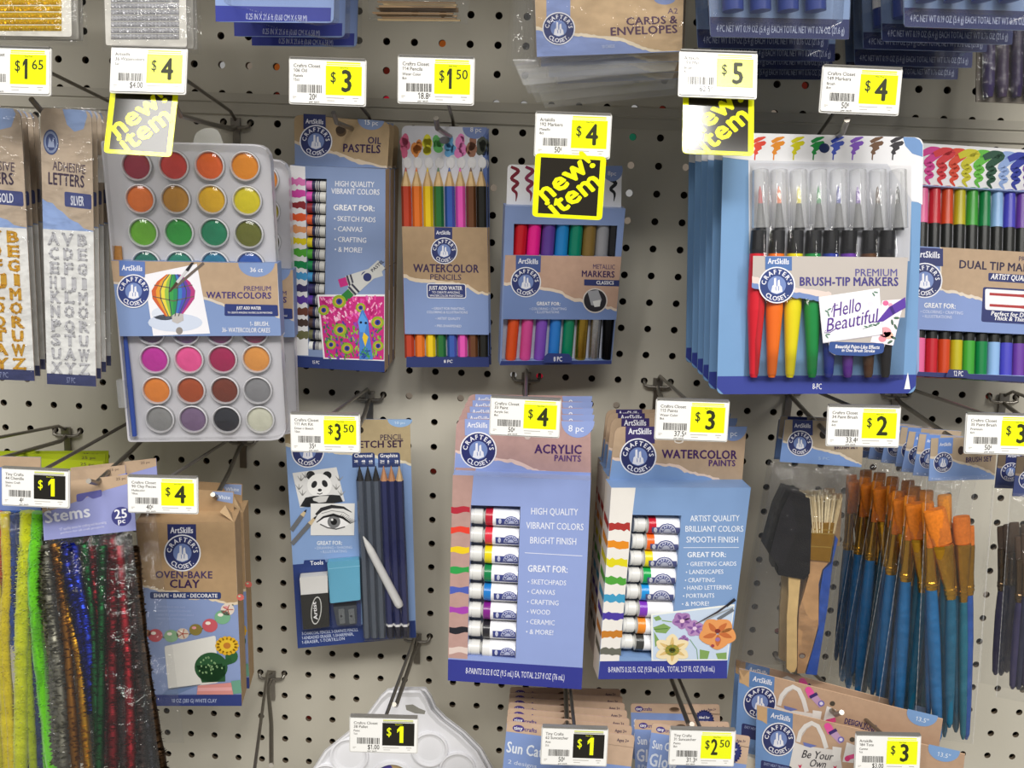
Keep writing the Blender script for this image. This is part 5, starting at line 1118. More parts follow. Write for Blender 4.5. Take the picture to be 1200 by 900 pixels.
# ------------------------------------------------------------------ craft stick pack
F = Face([(428, -150), (552, -148), (545, 26), (436, 20)], 185)
t = Thing('craft_stick_pack', 'clear bag of brown sticks at the top edge', 'craft sticks', F); F.z(0, 0, 1); rd = random.Random(12)
for i in range(9):
    p = t.part('craft_stick'); y = 3+2.6*i; x0 = 438+rd.uniform(-3, 10); x1 = 540-rd.uniform(0, 10)
    p.slab([(x0, y-2), (x1, y-1+rd.uniform(-1, 1)), (x1, y+1.2), (x0+2, y+.5)], (rd.choice(['#7a6248', '#8a7256', '#6a543c', '#94805f']), 'wood'), 3, 3+rd.uniform(0, 4))
h = t.part('header_card'); h.slab([(430, -150), (550, -148), (548, -3), (436, -6)], ('#c9b48a', 'kraft'), .8, .5)
b = t.part('bag', 'clear plastic'); b.sheet([(426, -140), (554, -138), (548, 28), (432, 24)], FILM, 1, 9, 10, 12, .8, 6, 3)
t.done()

# ------------------------------------------------------------------ cards and envelopes
F = Face([(622, -150), (806, -152), (799.5, 60.5), (629, 66.5)], 215)
t = Thing('card_envelope_pack', 'clear wrapped cards and envelopes pack with kraft front, the front one', 'stationery', F, 'cards and envelopes packs'); B = '#8697c8'
F.z(580, 0, 4.8); c = t.part('card_stack'); q4 = [(200, -700), (1085, -700), (1052, 290), (236, 320)]
c.slab(q4, B, 16, 0, ('#bcb4a8', 'paper'))
c.poly([(200, -700), (1085, -700), (1052, 286), (880, 292)]+jag([(880, 292), (800, 270), (720, 235), (600, 218), (500, 205), (380, 200), (231, 170)], 3, 14), '#e6d8c0', 1)
c.poly([(200, -700), (1085, -700), (1052, 284), (945, 286)]+jag([(945, 286), (860, 272), (780, 240), (720, 212), (600, 200), (500, 188), (380, 178), (231, 148)], 3, 14), ('#c8ac88', 'kraft'), 2)
c.poly([(288, -200), (424, -200), (424, 110), (290, 110)], B, 3); brand(c, (359, 160), 92, None, 4, 0, navy='#3a4270')
c.ell((955, -10), 62, 36, B, 3, 0, 20, 0, 0, 180)
c.text('A2', (972, 77), (1030, 76), 30, '#6a5570', 3); c.text('CARDS &', (738, 142), (1028, 130), 42, '#5a3f58', 3, 1); c.text('ENVELOPES', (648, 200), (1030, 184), 44, '#5a3f58', 3, 1); c.text('10 CARDS', (602, 272), (675, 268), 18, '#b9c4e0', 3, 1)
b = t.part('wrap', 'clear plastic wrap'); b.sheet([(130, -700), (1100, -700), (1068, 300), (90, 372)], FILM, 2, 5, 14, 16, .8, 8)
b.sheet([(130, -700), (240, -700), (236, 330), (60, 375)], FILM, -8, 6, 6, 16, 1.2, 9)
wf = t.part('wrap_fold', 'loose clear wrap below the cards'); wf.sheet([(100, 335), (1050, 292), (1010, 395), (160, 480)], FROST, -9, 3, 8, 5, 1.2, 2)
b.add([F.P((236, 322), 1), F.P((1052, 292), 1), F.P((1052, 300), -17), F.P((100, 372), -14)], [(0, 1, 2, 3)], FILM)
t.done()
t.copy('second cards and envelopes pack, bottom edge under the front one', (629, 66.5), (634, 78), 180); t.copy('third cards and envelopes pack, dim bottom edge', (629, 66.5), (643, 90), 146); t.copy('hindmost cards and envelopes pack, by the pegboard', (629, 66.5), (653, 98), 112)

# ------------------------------------------------------------------ glue stick packs
def glue_pack(corners, d, label, x0, x1, yb, sl):
    F = Face(corners, d); t = Thing('glue_stick_pack', label, 'glue sticks', F, 'glue stick blister packs'); F.z(0, 0, 1)
    c = t.part('backing_card'); c.slab(rrect(corners, [6, 6, 6, 5]), '#8aa2ca', 1.2, 0); TL, TR, BR, BL = corners
    c.poly([lerp(BL, TL, .1), lerp(BR, TR, .1), BR, BL], '#2c3568', 1); a, b2 = lerp(lerp(BL, TL, .03), BR, .05), lerp(lerp(BR, TR, .03), BL, .08); a = lerp(BL, BR, .04); b2 = lerp(BR, BL, .03)
    c.text('4 PC NET WT 0.19 OZ (5.4 g) EACH TOTAL NET WT 0.76 OZ (21.6 g)', (a[0], a[1]-6+.0), (b2[0], b2[1]-6), 8, '#b9c2dc', 2)
    c.poly([lerp(BL, TL, .8), lerp(BR, TR, .8), TR, TL], KRAFT, 1)
    for i in range(4):
        p = t.part('glue_stick'); x = BL[0]+(BR[0]-BL[0])*(.16+.2*i); y0 = BL[1]-30
        p.rod((x, y0), (x-2, y0-120), [(0, 12, ('#2f3f80', 'plastic')), (.2, 12, WHITE), (.75, 12, ('#2f3f80', 'plastic')), (1, 10.5, WHITE)], 8.5, 14)
    b = t.part('blister', 'clear plastic'); k = 5
    b.slab(rrect([(TL[0]+k, TL[1]+60), (TR[0]-k, TR[1]+60), (BR[0]-k-2, BR[1]-17), (BL[0]+k+6, BL[1]-19)], 8), CLEAR, 15, 17)
    b.slab(rrect([lerp(TL, BL, .02), lerp(TR, BR, .02), (BR[0]+1, BR[1]+1), (BL[0]-1, BL[1]+1)], 6), CLEAR, .6, 1.6)
    return t.done()
G1 = glue_pack([(822, -190), (1003, -186), (994.5, 46), (833, 43)], 225, 'glue stick pack in shiny blister, the front one left of center top right', 0, 0, 0, 0)
for i, (x, y, nm) in enumerate(((818, 56, 'second'), (834, 70, 'third'), (838, 80, 'fourth'), (844, 92, 'hindmost'))):
    G1.copy(nm+' glue stick pack of the left stack, dark edge below', (833, 43), (x, y), 195-38*i)
G2 = glue_pack([(1056, -190), (1236, -186), (1222, 36), (1060, 31)], 230, 'glue stick pack of the right stack at the top right corner, the front one', 0, 0, 0, 0)
for i, (x, y, nm) in enumerate(((1034, 48, 'second'), (1012, 57, 'third'), (1002, 76, 'fourth'), (992, 90, 'hindmost'))):
    G2.copy(nm+' glue stick pack of the right stack, lower edge in shade', (1060, 31), (x, y), 198-40*i)
F = Face([(1150, 40), (1215, 42), (1212, 122), (1146, 119)], 70)
t = Thing('dark_craft_pack', 'dark striped pack in the shade at the right edge below the glue sticks', 'craft pack', F); F.z(0, 0, 1)
c = t.part('backing_card'); c.slab([(1146, -60), (1216, -58), (1212, 122), (1144, 119)], '#6a6258', 1.2, 0)
for x, q in ((1158, '#3a3058'), (1174, '#463a52'), (1191, '#33294a'), (1206, '#5a4a50')):
    p = t.part('glitter_tube'); p.rod((x+2, -20), (x, 114), [(0, 5, (q, 'plastic')), (.02, 7, (q, 'cake')), (.9, 7, (q, 'plastic')), (1, 5, (q, 'plastic'))], 4, 10)
b = t.part('blister', 'clear plastic'); b.sheet([(1147, -50), (1216, -48), (1212, 121), (1144, 118)], FILM, 6, 4, 6, 10, .4, 3)
t.done()

# ------------------------------------------------------------------ chenille and tinsel stems
def stem_path(F, pts, off): return [F.P(p, o) for p, o in zip(pts, off)]
def smooth_path(pts, n=18):
    out = []; P = [np.array(p, float) for p in pts]; P = [2*P[0]-P[1]]+P+[2*P[-1]-P[-2]]
    for i in range(1, len(P)-2):
        for k in range(n):
            t = k/n; a, b, c, d = P[i-1], P[i], P[i+1], P[i+2]
            out.append(.5*((2*b)+(c-a)*t+(2*a-5*b+4*c-d)*t*t+(3*b-a-3*c+d)*t**3))
    out.append(P[-2]); return out
def fuzzy(p, path, r, col, rd, tinsel=False):
    kind = ('foil' if tinsel else 'fuzz'); n = len(path)
    rs = [r*(.6 if tinsel else .85)*(1+rd.uniform(-.12, .12)) for _ in path]
    p.tube(path, rs, (col, kind if not tinsel else 'tinsel'), 7)
    m = (col, 'tinsel' if tinsel else 'fuzz'); cnt = 420 if tinsel else 620
    for _ in range(cnt):
        u = rd.uniform(0, n-1.001); i = int(u); q = path[i]+(path[i+1]-path[i])*(u-i); a = rd.uniform(0, 6.283); t_ = path[i+1]-path[i]; t_ = t_/np.linalg.norm(t_)
        dr = np.array([math.cos(a), -abs(math.sin(a)) if rd.random() < .8 else abs(math.sin(a)), rd.uniform(-.4, .4)]); s_ = np.cross(dr, t_); s_ /= np.linalg.norm(s_)+1e-9
        w_ = r*(.34 if tinsel else .1); e = q+dr*r*(rd.uniform(.7, .95) if tinsel else rd.uniform(.85, 1.1))
        lean = t_*r*rd.uniform(-.5, .5)
        p.add([q+s_*w_+t_*w_*.5, q-s_*w_, e-s_*w_*.8+lean, e+s_*w_*.8+lean], [(0, 1, 2, 3)], m)
F = Face([(-62, 585), (54, 590), (62, 905), (-50, 905)], 205)
t = Thing('chenille_stem_pack', 'bag of lime green and yellow chenille stems at the left edge', 'craft stems', F, 'chenille and tinsel stem bags'); F.z(0, 680, 4.09); rd = random.Random(21)
h = t.part('header_card'); h.slab([(-260, -600), (195, -590), (197, -310), (-250, -330)], '#6f86c4', .8, 2); h.poly([(-260, -600), (195, -590), (195, -540), (-260, -545)], KRAFT, 1, 2); h.text('Chenille Stems', (-200, -400), (150, -385), 40, WHITE, 2, 1, 2); h.poly([(-255, -345), (196, -330), (197, -310), (-250, -328)], '#3f5fa4', 1, 2)
for pts, r, q, o in (([(-40, -330), (-20, 0), (10, 300), (40, 960)], 26, '#ccbc1c', 5), ([(10, -330), (6, -150), (-10, 100), (-20, 400)], 22, '#c24a18', 3), ([(25, -325), (35, 0), (25, 300), (70, 960)], 24, '#cfbc20', 6),
        ([(65, -320), (62, 0), (60, 100), (78, 300)], 30, '#2f4a8c', 2), ([(140, -330), (115, 0), (105, 350), (98, 960)], 34, '#c2ca1c', 9), ([(120, -330), (128, -100), (130, 300), (165, 960)], 25, '#a4b422', 6),
        ([(185, -325), (165, 0), (195, 420), (262, 960)], 30, '#66c420', 10), ([(168, -330), (186, -50), (210, 400), (235, 960)], 26, '#58b01c', 7), ([(100, -325), (145, 200), (185, 560), (200, 960)], 36, '#2b3f70', 1),
        ([(50, -330), (85, 200), (130, 560), (160, 960)], 30, '#31487a', 0), ([(-80, -330), (-60, 0), (-30, 500), (0, 960)], 26, '#c0b820', 7), ([(-120, -330), (-90, 300), (-60, 960)], 26, '#8fb022', 5)):
    p = t.part('chenille_stem'); path = smooth_path(stem_path(F, pts, [o]*len(pts)), 10); fuzzy(p, path, 1.12*r*F.k(), q, rd)
b = t.part('bag', 'clear plastic'); b.sheet([(-280, -330), (200, -320), (270, 1040), (-240, 1040)], FILM, 8, 10, 12, 20, 1.2, 5, 2)
t.done()
def stem_header(corners, d, label, kraft, name='tinsel_stem_pack', front=False):
    F = Face(corners, d); t = Thing(name, label, 'craft stems', F, 'chenille and tinsel stem bags'); F.uv(100, 60)
    h = t.part('header_card'); c = '#8d92c4' if kraft else '#a9b81c'
    h.slab([(0, 0), (100, 0), (100, 60), (0, 60)], c, .8, 1)
    if kraft: h.poly([(0, 0), (100, 0), (100, 9), (70, 14), (40, 22), (20, 27), (0, 31)], KRAFT, 1, 1)
    h.poly(rrect([(38, 15), (66, 13), (66, 20), (56, 22), (50, 18), (44, 23), (38, 23)], 2), '#5a5a98' if kraft else '#7f8c14', 2, 1)
    h.text('25 pc', (82, 5), (93, 5), 2.6, '#5a4a40', 3, 0, 1)
    return t, F, h
TZ = [(48, 567), (158.5, 555.5), (157, 620), (53, 635)]
t, F, h = stem_header(TZ, 208, 'bag of glittering tinsel stems with lilac Stems header and 25 pc badge, the front one', True, front=True)
F.z(0, 480, 4.09)
h.text('Tinsel', (218, 478), (300, 466), 34, '#d9dae6', 3, 1, 1); h.text('Stems', (216, 545), (438, 512), 56, '#dfe0ea', 3, 1, 1); h.text('15" sparkly stems for crafting and decorating', (285, 580), (510, 545), 12, '#c9cbe0', 3, 0, 1); h.text('perfect for all craft projects', (290, 596), (500, 564), 9, '#c9cbe0', 3, 0, 1)
h.ell((582, 512), 48, 46, '#3a3c7c', 3, 1, 28); h.text('25', (550, 523), (614, 517), 42, '#e6e6ee', 4, 1, 1); h.text('pc', (565, 546), (603, 543), 24, '#e6e6ee', 4, 1, 1)
rd = random.Random(4)
F.z(0, 680, 4.09)
for pts, r, q, o in (([(225, -170), (240, 100), (290, 500), (310, 960)], 34, '#8a8878', 2), ([(262, -175), (290, 0), (320, 250), (370, 960)], 24, '#8a5a18', 5), ([(285, -160), (310, 100), (380, 380), (430, 960)], 24, '#b8861a', 4),
        ([(320, -170), (340, 0), (395, 220), (440, 500)], 28, '#1f2f9c', 6), ([(360, -165), (375, 0), (415, 200), (435, 400)], 26, '#1f3ab8', 8), ([(345, -165), (365, 150), (420, 450), (440, 620)], 26, '#1a267c', 3),
        ([(405, -170), (425, 0), (450, 300), (480, 960)], 22, '#125a2c', 7), ([(440, -165), (455, 30), (480, 200), (520, 500)], 22, '#7a1820', 5), ([(495, -165), (490, 50), (488, 400), (475, 960)], 22, '#0f5a2a', 8),
        ([(540, -160), (545, 100), (540, 450), (545, 960)], 26, '#7c1420', 8), ([(520, -160), (525, 150), (530, 500), (540, 960)], 24, '#6a1018', 4), ([(570, -165), (600, 200), (620, 500), (632, 960)], 24, '#9a1c28', 7),
        ([(600, -165), (612, 100), (605, 420), (598, 960)], 26, '#45201f', 2), ([(625, -160), (645, 200), (665, 500), (690, 960)], 26, '#38201c', 3), ([(645, -160), (680, 250), (720, 560), (790, 960)], 26, '#3f2c1a', 1), ([(630, -160), (670, 300), (700, 600), (740, 960)], 22, '#2f3036', 0)):
    p = t.part('tinsel_stem'); path = smooth_path(stem_path(F, pts, [o]*len(pts)), 10); fuzzy(p, path, 1.45*r*F.k(), q, rd, True)
b = t.part('bag', 'clear plastic'); b.sheet([(215, -190), (630, -230), (775, 960), (250, 960)], FILM, 8, 10, 12, 20, 1.4, 15, 3)
t.done()
t.copy('second tinsel stem bag, pinkish header top behind the front one', (158.5, 555.5), (150, 545), 178)
t.copy('third tinsel stem bag, kraft header corner rising behind the clay price tag', (158.5, 555.5), (186, 537), 146, dyaw=.0, keep=('header_card', 'bag'))
for i, (cs, nm) in enumerate((([(-30, 534), (122, 540), (122, 610), (-30, 604)], 'first'), ([(-30, 531), (124, 532), (124, 600), (-30, 600)], 'second'), ([(-40, 529), (128, 527.5), (128, 590), (-40, 590)], 'third'))):
    t, F, h = stem_header(cs, 112-22*i, nm+' lime green headed stem pack in the row behind the left $1 price tag', False, 'lime_stem_pack')
    F.uv(100, 60)
    for x in range(8):
        p = t.part('chenille_stem'); p.tube([F.P((8+12*x, 58), -1), F.P((9+12*x, 120), -1), F.P((11+12*x, 190), -2)], 3.0, (['#7fae1c', '#a8a01c', '#2f4a8c'][x % 3], 'fuzz'), 7)
    b = t.part('bag', 'clear plastic'); b.sheet([(0, 58), (100, 58), (100, 200), (0, 200)], FILM, 1.5, 3, 8, 10, .6, i)
    t.done()

# ------------------------------------------------------------------ brushes
def flat_brush(t, tip, f0, f1, end, w0, w1, w2, bcol, fcol, hcol, off, name='paint_brush', th=.45):
    """tip, ferrule start, ferrule end, handle end in measured points; widths (half) at tip, ferrule, handle"""
    p = t.part(name); hm = (hcol, 'gloss')
    p.rod(f1, end, [(0, w2*.9, hm), (.08, w2, hm), (.3, w2*1.12, hm), (.75, w2*.95, hm), (.96, w2*.7, hm), (1, w2*.3, hm)], off, 10)
    b = p.part('bristles'); m = (bcol, 'hair'); b.rod(f0, tip, [(0, w1, m), (.4, (w1+w0)/2*1.04, m), (.9, w0, m), (1, w0*.92, m)], off, 14, flat=th)
    f = p.part('ferrule', 'brass ferrule'); m = (fcol, 'foil')
    f.rod(f0, f1, [(0, w1*1.04, m), (.05, w1*1.1, m), (.55, (w1+w2)/2, m), (.8, w2*1.05, m), (.82, w2*1.2, m), (.85, w2*1.05, m), (.9, w2*1.2, m), (.93, w2*1.05, m), (1, w2, m)], off, 14, flat=.7)
    return p
F = Face([(919.5, 491), (1013, 494), (1009, 547.5), (913.5, 541)], 150)
t = Thing('foam_brush_pack', 'bag with a black foam brush and wooden handled chip brush, the front one', 'paint brushes', F, 'foam and chip brush bags'); B = '#7b9ad0'
F.z(870, 480, 5.627); h = t.part('header_card')
h.slab([(282, 66), (806, 78), (785, 380), (246, 344)], B, .9, 2)
h.poly([(282, 66), (806, 78), (788, 365)]+jag([(788, 365), (700, 335), (640, 300), (600, 290), (540, 278), (470, 256), (400, 240), (265, 215)], 3, 12), '#d9cbb8', 1, 2)
h.poly([(282, 66), (806, 78), (788, 360)]+jag([(788, 360), (720, 325), (640, 282), (600, 272), (540, 262), (470, 244), (400, 230), (267, 205)], 3, 12), ('#ad9d86', 'kraft'), 2, 2)
brand(h, (380, 222), 84, [(332, 68), (464, 72), (464, 170), (328, 166)], 4, 2, flag='#2f3a70', block=.5)
h.ell((533, 165), 24, 28, '#241f18', 5, 2); h.text('BRUSH SET', (605, 262), (765, 258), 24, '#3a2c48', 5, 1, 2); h.text('5 PC', (500, 330), (575, 332), 18, '#a9c2e2', 4, 0, 2)
F.z(850, 460, 2.645)
fb = t.part('foam_brush'); fb.slab([(196, 566), (234, 570), (227, 640), (222, 700), (222, 850), (215, 866), (203, 868), (190, 856), (191, 690), (196, 630)], ('#d2b27a', 'wood'), 4, 7)
fm = fb.part('foam_head', 'black foam'); A = [(200, 312), (262, 330), (268, 405), (262, 560), (246, 580), (164, 566), (164, 540), (138, 500), (172, 372)]
fm.slab(A, ('#1d1c1f', 'foam'), 14, 9); fm.poly([(138, 500), (172, 372), (200, 312), (225, 420), (180, 545)], ('#232226', 'foam'), 1, 9)
cb = t.part('chip_brush'); F.z(870, 620, 5.0)
cb.slab([(392, 178), (512, 190), (468, 238), (447, 320), (446, 560), (410, 700), (365, 845), (322, 846), (326, 600), (332, 470), (360, 380), (388, 280)], ('#bd9266', 'wood'), 5, 4); cb.ell((350, 742), 20, 16, '#6a4a3a', 2, 4); cb.ell((350, 745), 15, 11, '#8a8078', 3, 4)
fr = cb.part('ferrule', 'gold ferrule'); fr.slab([(400, -40), (545, -36), (512, 192), (392, 180)], ('#c8922c', 'foil'), 8, 6)
for y in (0, 22, 100): fr.stroke([(402-.05*y, y), (540-.15*y, y+8)], 6, ('#e6bc58', 'foil'), 4, 6)
br = cb.part('bristles'); F.z(870, 480, 5.627); rd = random.Random(2); br.slab([(455, 814), (605, 818), (650, 620), (635, 590), (540, 600), (425, 592)], ('#a89470', 'hair'), 3, 2)
for i in range(80):
    u = i/79; a = (455+150*u, 812+6*u); b2 = (418+236*u+rd.uniform(-8, 8), 575+rd.uniform(-14, 26)); br.stroke([a, lerp(a, b2, .5), b2], [7, 10, 7], (rd.choice(['#dccba4', '#d2be94', '#e6d8b6', '#c4ae84']), 'hair'), 1, 4+rd.uniform(-2.5, 2.5))
bb = t.part('blue_brush', 'blue handled brush'); F.z(870, 620, 5.0)
bb.slab([(545, 40), (522, 200), (474, 242), (452, 390), (444, 590), (372, 850), (436, 856), (500, 450), (530, 190), (560, 60)], ('#1f55b8', 'plastic'), 4, 2)
F.z(870, 480, 5.627)
b2_ = bb.part('bristles'); b2_.slab([(600, 560), (660, 560), (640, 900), (590, 900)], ('#a08058', 'hair'), 4, 0)
F.z(0, 0, 1)
b = t.part('bag', 'clear plastic'); b.sheet([(906, 543), (1013, 549), (966, 800), (864, 796)], FILM, 6, 12, 14, 22, 1.6, 31, 3)
t.done(); FOAM = t
FOAM.copy('second foam brush bag, its dark header corner left of the front one', (919.5, 491), (914, 487), 122, droll=.012)
FOAM.copy('third foam brush bag, near the pegboard', (919.5, 491), (912, 491), 96, droll=-.01)

def brush_bag(hc, d, label, group, brushes, bagq, title, hcol=True, seed=1):
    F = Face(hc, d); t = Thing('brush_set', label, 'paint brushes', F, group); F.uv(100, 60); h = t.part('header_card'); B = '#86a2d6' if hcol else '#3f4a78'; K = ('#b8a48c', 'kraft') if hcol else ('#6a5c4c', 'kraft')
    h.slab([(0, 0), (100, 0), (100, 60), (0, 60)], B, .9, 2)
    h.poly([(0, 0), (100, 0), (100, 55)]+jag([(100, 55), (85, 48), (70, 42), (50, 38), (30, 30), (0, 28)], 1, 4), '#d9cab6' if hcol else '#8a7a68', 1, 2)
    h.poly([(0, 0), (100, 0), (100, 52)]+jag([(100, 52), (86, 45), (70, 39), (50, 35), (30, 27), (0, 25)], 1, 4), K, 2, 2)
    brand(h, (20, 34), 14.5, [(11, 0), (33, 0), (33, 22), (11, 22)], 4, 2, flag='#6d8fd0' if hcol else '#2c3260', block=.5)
    h.ell((46, 18), 4.5, 6, '#3a2c2a', 4, 2); h.text(title, (54, 35), (94, 34), 7, '#43355c', 4, 1, 2)
    F.z(990, 630, 3.6)
    for a in brushes: flat_brush(t, *a)
    F.z(0, 0, 1)
    b = t.part('bag', 'clear plastic'); b.sheet(bagq, FILM, 6, 10, 14, 26, 1.5, seed, 3)
    rd = random.Random(seed); A, Bq, C, D = bagq
    s = t.part('bag_seam', 'perforated clear seam')
    for q0, q1 in ((A, D), (Bq, C)):
        if q0 is Bq: s = t.part('bag_seam', 'perforated clear seam')
        n = 70; s.stroke([lerp(q0, q1, i/n) for i in range(n+1)], [1.1 if i % 2 else .45 for i in range(n+1)], FROST, 1, 6.3)
    return t.done()
GO, GOD, TEAL, BL2 = '#d9781c', '#c9962c', '#17679c', '#1f5a9c'
BR = [((376, -118), (412, 26), (448, 258), (440, 800), 47, 41, 21, GO, GOD, '#156080', 9),
      ((492, -90), (497, 24), (500, 270), (498, 850), 36, 32, 17, '#d2701a', '#c08c2a', '#166a80', 6),
      ((358, -60), (362, 40), (366, 218), (394, 860), 16, 17, 24, '#d4741c', GOD, '#1a6aa4', 8),
      ((350, -150), (354, -20), (356, 150), (352, 760), 26, 22, 16, '#d8801c', '#b98420', '#174f80', 3),
      ((420, -180), (424, -40), (420, 140), (420, 840), 30, 26, 18, '#d98a24', '#c89428', '#155a74', 2),
      ((470, -60), (470, 40), (470, 240), (468, 820), 20, 20, 20, '#cf7018', '#c08a24', '#134f6a', 1),
      ((530, -50), (531, 30), (522, 240), (512, 850), 16, 16, 20, '#d2701a', '#c08c2a', '#24509c', 4)]
BS = brush_bag([(1089.5, 511), (1168, 512.5), (1163.5, 559), (1087.5, 564.5)], 200, 'bag of blue handled brushes with orange bristles, the front one under its brush set header', 'brush set bags', BR, [(1086, 560), (1166, 556), (1140, 872), (1072, 862)], 'BRUSH SET', True, 41)
for i, (x, y, d, rl, nm) in enumerate(((1076, 506, 178, .095, 'second'), (1064, 503, 156, .13, 'third'), (1055, 498, 134, .10, 'fourth'), (1040, 495, 112, .14, 'fifth'), (1024, 492, 90, .13, 'sixth'), (1006, 491, 66, .10, 'hindmost'))):
    BS.copy(nm+' bag in the row of blue handled brush sets, counted from the front', (1089.5, 511), (x, y), d, droll=rl)
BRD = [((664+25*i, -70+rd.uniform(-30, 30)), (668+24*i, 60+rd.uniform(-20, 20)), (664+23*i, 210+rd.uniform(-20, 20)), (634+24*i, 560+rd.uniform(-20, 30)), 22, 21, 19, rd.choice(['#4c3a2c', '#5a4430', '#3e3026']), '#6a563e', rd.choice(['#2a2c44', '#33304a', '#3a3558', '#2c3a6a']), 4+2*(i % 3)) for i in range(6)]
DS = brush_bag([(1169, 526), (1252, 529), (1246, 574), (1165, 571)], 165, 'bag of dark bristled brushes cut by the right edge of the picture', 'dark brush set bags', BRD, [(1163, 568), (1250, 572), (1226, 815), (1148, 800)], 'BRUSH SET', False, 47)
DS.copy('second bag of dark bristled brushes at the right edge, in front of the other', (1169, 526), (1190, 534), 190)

# ------------------------------------------------------------------ suncatcher cards
def sun_card(corners, d, label, name, group, glow=False):
    F = Face(corners, d); t = Thing(name, label, 'craft kit', F, group); F.uv(150, 84); c = t.part('header_card'); B = '#8198cc'
    c.slab(rrect([(0, 0), (150, 0), (150, 84), (0, 84)], 4), B, .9, 0, '#c9a58c')
    kk = ('#c4a890', 'kraft')
    c.poly(rrect([(0, 0), (150, 0), (150, 15), (0, 13)], [4, 4, 0, 0]), kk, 1); c.poly([(86, 13), (150, 14), (150, 38), (112, 38), (98, 30)], kk, 1)
    c.ell((14, 7.5), 7, 4.2, '#4a3a80', 2); c.text('tiny', (9, 9.5), (19, 9), 4.2, WHITE, 3, 1); c.text('crafts', (21, 10), (36, 10.2), 5, '#4a3a80', 2, 1)
    c.text('Ages 3+', (130, 9), (144, 9), 3.6, '#4a3a50', 2, 1); c.ell((74, 8), 9, 3.6, '#8a6f5a', 2); c.ell((74, 7), 7, 2.6, '#5a4636', 3)
    if glow:
        c.text('Sun Catcher', (4, 34), (60, 36), 11, '#dfe4f0', 3, 1); c.text('Glow', (2, 58), (46, 60), 17, '#d5dcec', 3, 1); c.text('8 Pens * 8 Paints', (4, 68), (60, 69), 5, '#cdd6ea', 3, 1)
        c.ell((124, 24), 15, 15, '#2f3672', 3, 0, 24)
        for a in range(24): c.ell((124+15*math.cos(a*.2618), 24+15*math.sin(a*.2618)), 1.6, 1.6, '#2f3672', 3, 0, 6)
        c.text('ideal for', (115, 21), (133, 21), 4, WHITE, 5, 1); c.text('use on', (117, 27), (131, 27), 4, WHITE, 5, 1)
        c.ell((130, 60), 13, 13, '#2f3672', 3, 0, 24); c.text('8', (125, 65), (135, 65), 12, WHITE, 5, 1); c.poly([(60, 84), (75, 72), (110, 74), (124, 84)], '#8a5a6a', 2)
    else:
        c.text('Sun Catcher', (2, 38), (70, 41), 13, '#e2e8f2', 3, 1); c.text('2 designs', (5, 52), (40, 54), 5, '#d2daec', 3); c.ell((131, 60), 14, 14, '#2f3672', 3, 0, 24); c.text('2', (126, 65), (136, 65), 13, WHITE, 5, 1); c.ell((60, 75), 26, 18, '#c8a03a', 2); c.ell((95, 78), 20, 14, '#a84a5a', 2)
    b = t.part('bag', 'clear plastic'); b.sheet([(0, 66), (150, 66), (150, 150), (0, 150)], FILM, 1.5, 5, 8, 10, .8, 3)
    s = t.part('suncatcher', 'painted clear suncatcher'); s.turn((75, 115), [(34, 1, ('#d9c9a0', 'plastic')), (30, 3, ('#c98a5a', 'plastic')), (14, 3.4, ('#8a5aa0', 'plastic'))], 20)
    return t.done()
SU = sun_card([(594.5, 843), (743.5, 864), (735, 940), (587, 925)], 205, 'suncatcher card nearest the viewer, behind the black $1 price tag', 'suncatcher_pack', 'suncatcher cards')
for i, (x, y, nm) in enumerate(((594.8, 834, 'second'), (595.3, 828, 'third'), (596, 821.5, 'fourth'), (596.5, 815.5, 'fifth'), (597, 810, 'sixth'), (597.5, 804, 'hindmost'))):
    SU.copy(nm+' suncatcher card of the row, counted from the front', (594.5, 843), (x, y), 184-20*i, droll=-.012*(i+1), dyaw=.012*i)
GL = sun_card([(765, 847), (878.5, 863.5), (870, 935), (755, 918)], 205, 'sun glow catcher card nearest the viewer, behind the $2.50 price tag', 'sun_glow_pack', 'sun glow catcher cards', True)
GL.copy('second sun glow catcher card, grey lettering left of the front one', (765, 847), (744, 843.5), 170, droll=-.125)
GL.copy('hindmost sun glow catcher card, with the ideal for use on badge visible', (765, 847), (739.5, 824.5), 120, droll=-.14)

# ------------------------------------------------------------------ tote bag kits
F = Face([(886.5, 826.5), (1131, 884), (1120, 986), (884, 930)], 200)
t = Thing('tote_bag_kit', 'decorate your own tote bag kit card, the front one with Be Your Own lettering', 'craft kit', F, 'tote bag kits'); B = '#6f92c4'
F.z(850, 770, 6.924); c = t.part('card')
c.slab([(254, 390), (1945, 790), (1870, 1500), (236, 1110)], B, 1.0, 0, '#c9a88a')
c.poly([(545, 458), (1945, 790), (1900, 1200), (800, 1000), (570, 850), (545, 640)], ('#bc9c82', 'kraft'), 1); c.poly([(256, 392), (340, 412), (338, 545), (300, 520), (258, 505)], ('#c6a278', 'kraft'), 2)
brand(c, (432, 668), 136, [(352, 412), (548, 458), (545, 575), (345, 530)], 5, flag='#5d80b4', block=.62)
c.poly(rrect([(290, 835), (540, 890), (540, 1000), (286, 950)], 16), '#2c3264', 3); c.text('EASY HEAT TRANSFER', (310, 875), (520, 920), 22, '#9aa6cc', 4)
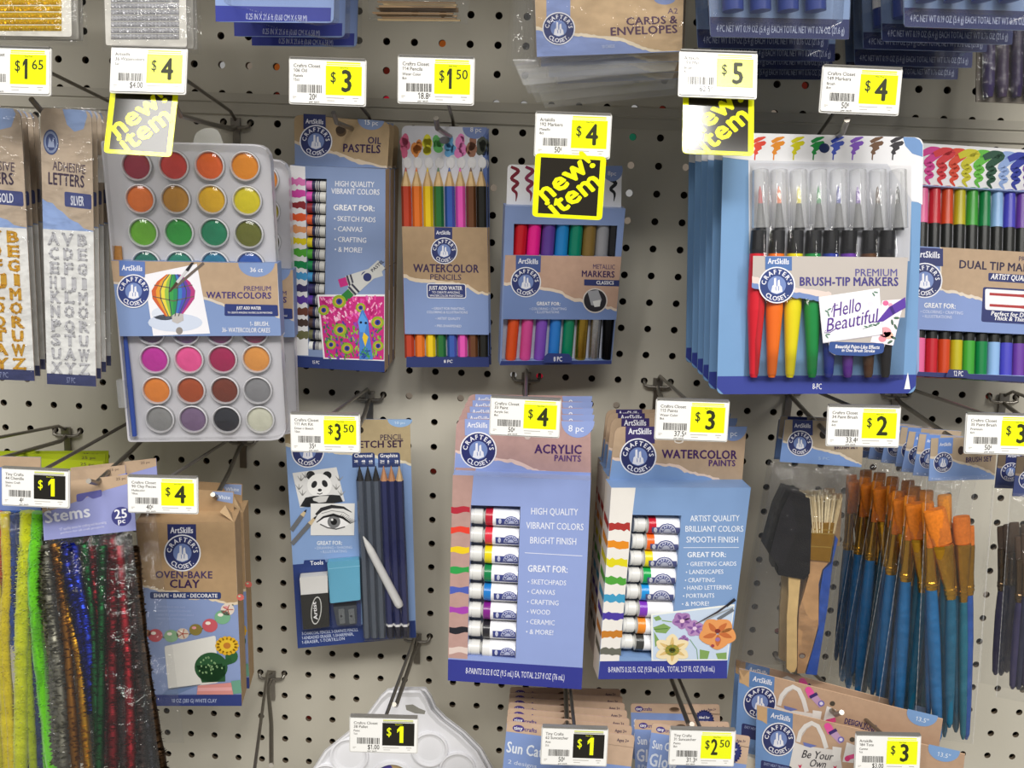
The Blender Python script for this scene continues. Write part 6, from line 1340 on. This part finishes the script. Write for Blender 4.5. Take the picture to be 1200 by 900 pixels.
# the pictured canvas tote with its lettering and little charms
Wt = '#ddd8d4'
c.poly([(560, 690), (640, 720), (750, 735), (860, 750), (930, 770), (960, 1000), (900, 1150), (520, 1060), (520, 880)], Wt, 3)
c.stroke([(590, 690), (610, 610), (650, 560), (700, 535), (750, 560), (790, 640), (820, 740)], 36, Wt, 4); c.stroke([(620, 640), (660, 580), (700, 555)], 8, '#c2bab4', 5); c.poly([(630, 690), (745, 720), (690, 735), (640, 720)], '#6a76b4', 5)
c.poly([(870, 725), (945, 735), (930, 840), (865, 850)], '#e6e2de', 5); c.poly([(985, 690), (1060, 720), (1040, 860), (950, 850)], '#e2dedb', 4)
S = ('#2a2630', 'paper'); c.text('Be Your', (612, 815), (866, 838), 62, S, 6, 0, 0, .25); c.text('Own', (675, 888), (812, 900), 60, S, 6, 0, 0, .25); c.text('Kind', (650, 985), (830, 1005), 60, S, 6, 0, 0, .25)
for x, y in ((606, 880), (890, 890)): c.poly([(x-16, y-8), (x, y), (x+16, y-10), (x+8, y+14), (x-2, y+26)], '#c8305a', 6)
c.stroke([(835, 565), (860, 615)], [60, 60], '#e05aa0', 5); c.ell((830, 560), 28, 26, '#e4509c', 6); c.poly([(835, 610), (895, 578), (910, 600), (850, 632)], '#3a2a6a', 7); c.stroke([(868, 605), (945, 690)], [58, 50], '#b894b8', 5); c.ell((938, 670), 26, 24, '#6a62b0', 7); c.ell((938, 670), 15, 14, '#dcd4e6', 8)
c.stroke([(985, 820), (1060, 800)], 36, '#e0508c', 6); c.ell((990, 825), 22, 22, '#d83a7a', 7); c.ell((1030, 670), 22, 20, '#4a4238', 5)
c.text('DESIGN YOUR', (1130, 830), (1400, 890), 44, '#3a2f68', 4, 1); c.text('OWN TOTE', (1250, 920), (1560, 990), 60, '#3a2f68', 4, 1)
c.ell((1775, 752), 130, 96, '#7ea2d2', 4, 0, 24, .22, -10, 190); c.text('13.5"', (1715, 800), (1825, 826), 34, '#dce6f2', 5)
f = t.part('folded_tote', 'cream canvas'); f.slab([(300, 1110), (1870, 1480), (1850, 1560), (300, 1200)], '#d9d0be', 8, 6)
b = t.part('bag', 'clear plastic'); b.sheet([(250, 980), (1890, 1380), (1850, 1640), (240, 1250)], FILM, 2, 4, 10, 6, .8, 5)
t.done(); TO = t
TO.copy('second tote bag kit, darker badge showing above the front one', (886.5, 826.5), (866, 783.5), 160, droll=.03)
TO.copy('third tote bag kit, only its pink charm and kraft edge showing', (886.5, 826.5), (862, 773), 130, droll=.05)
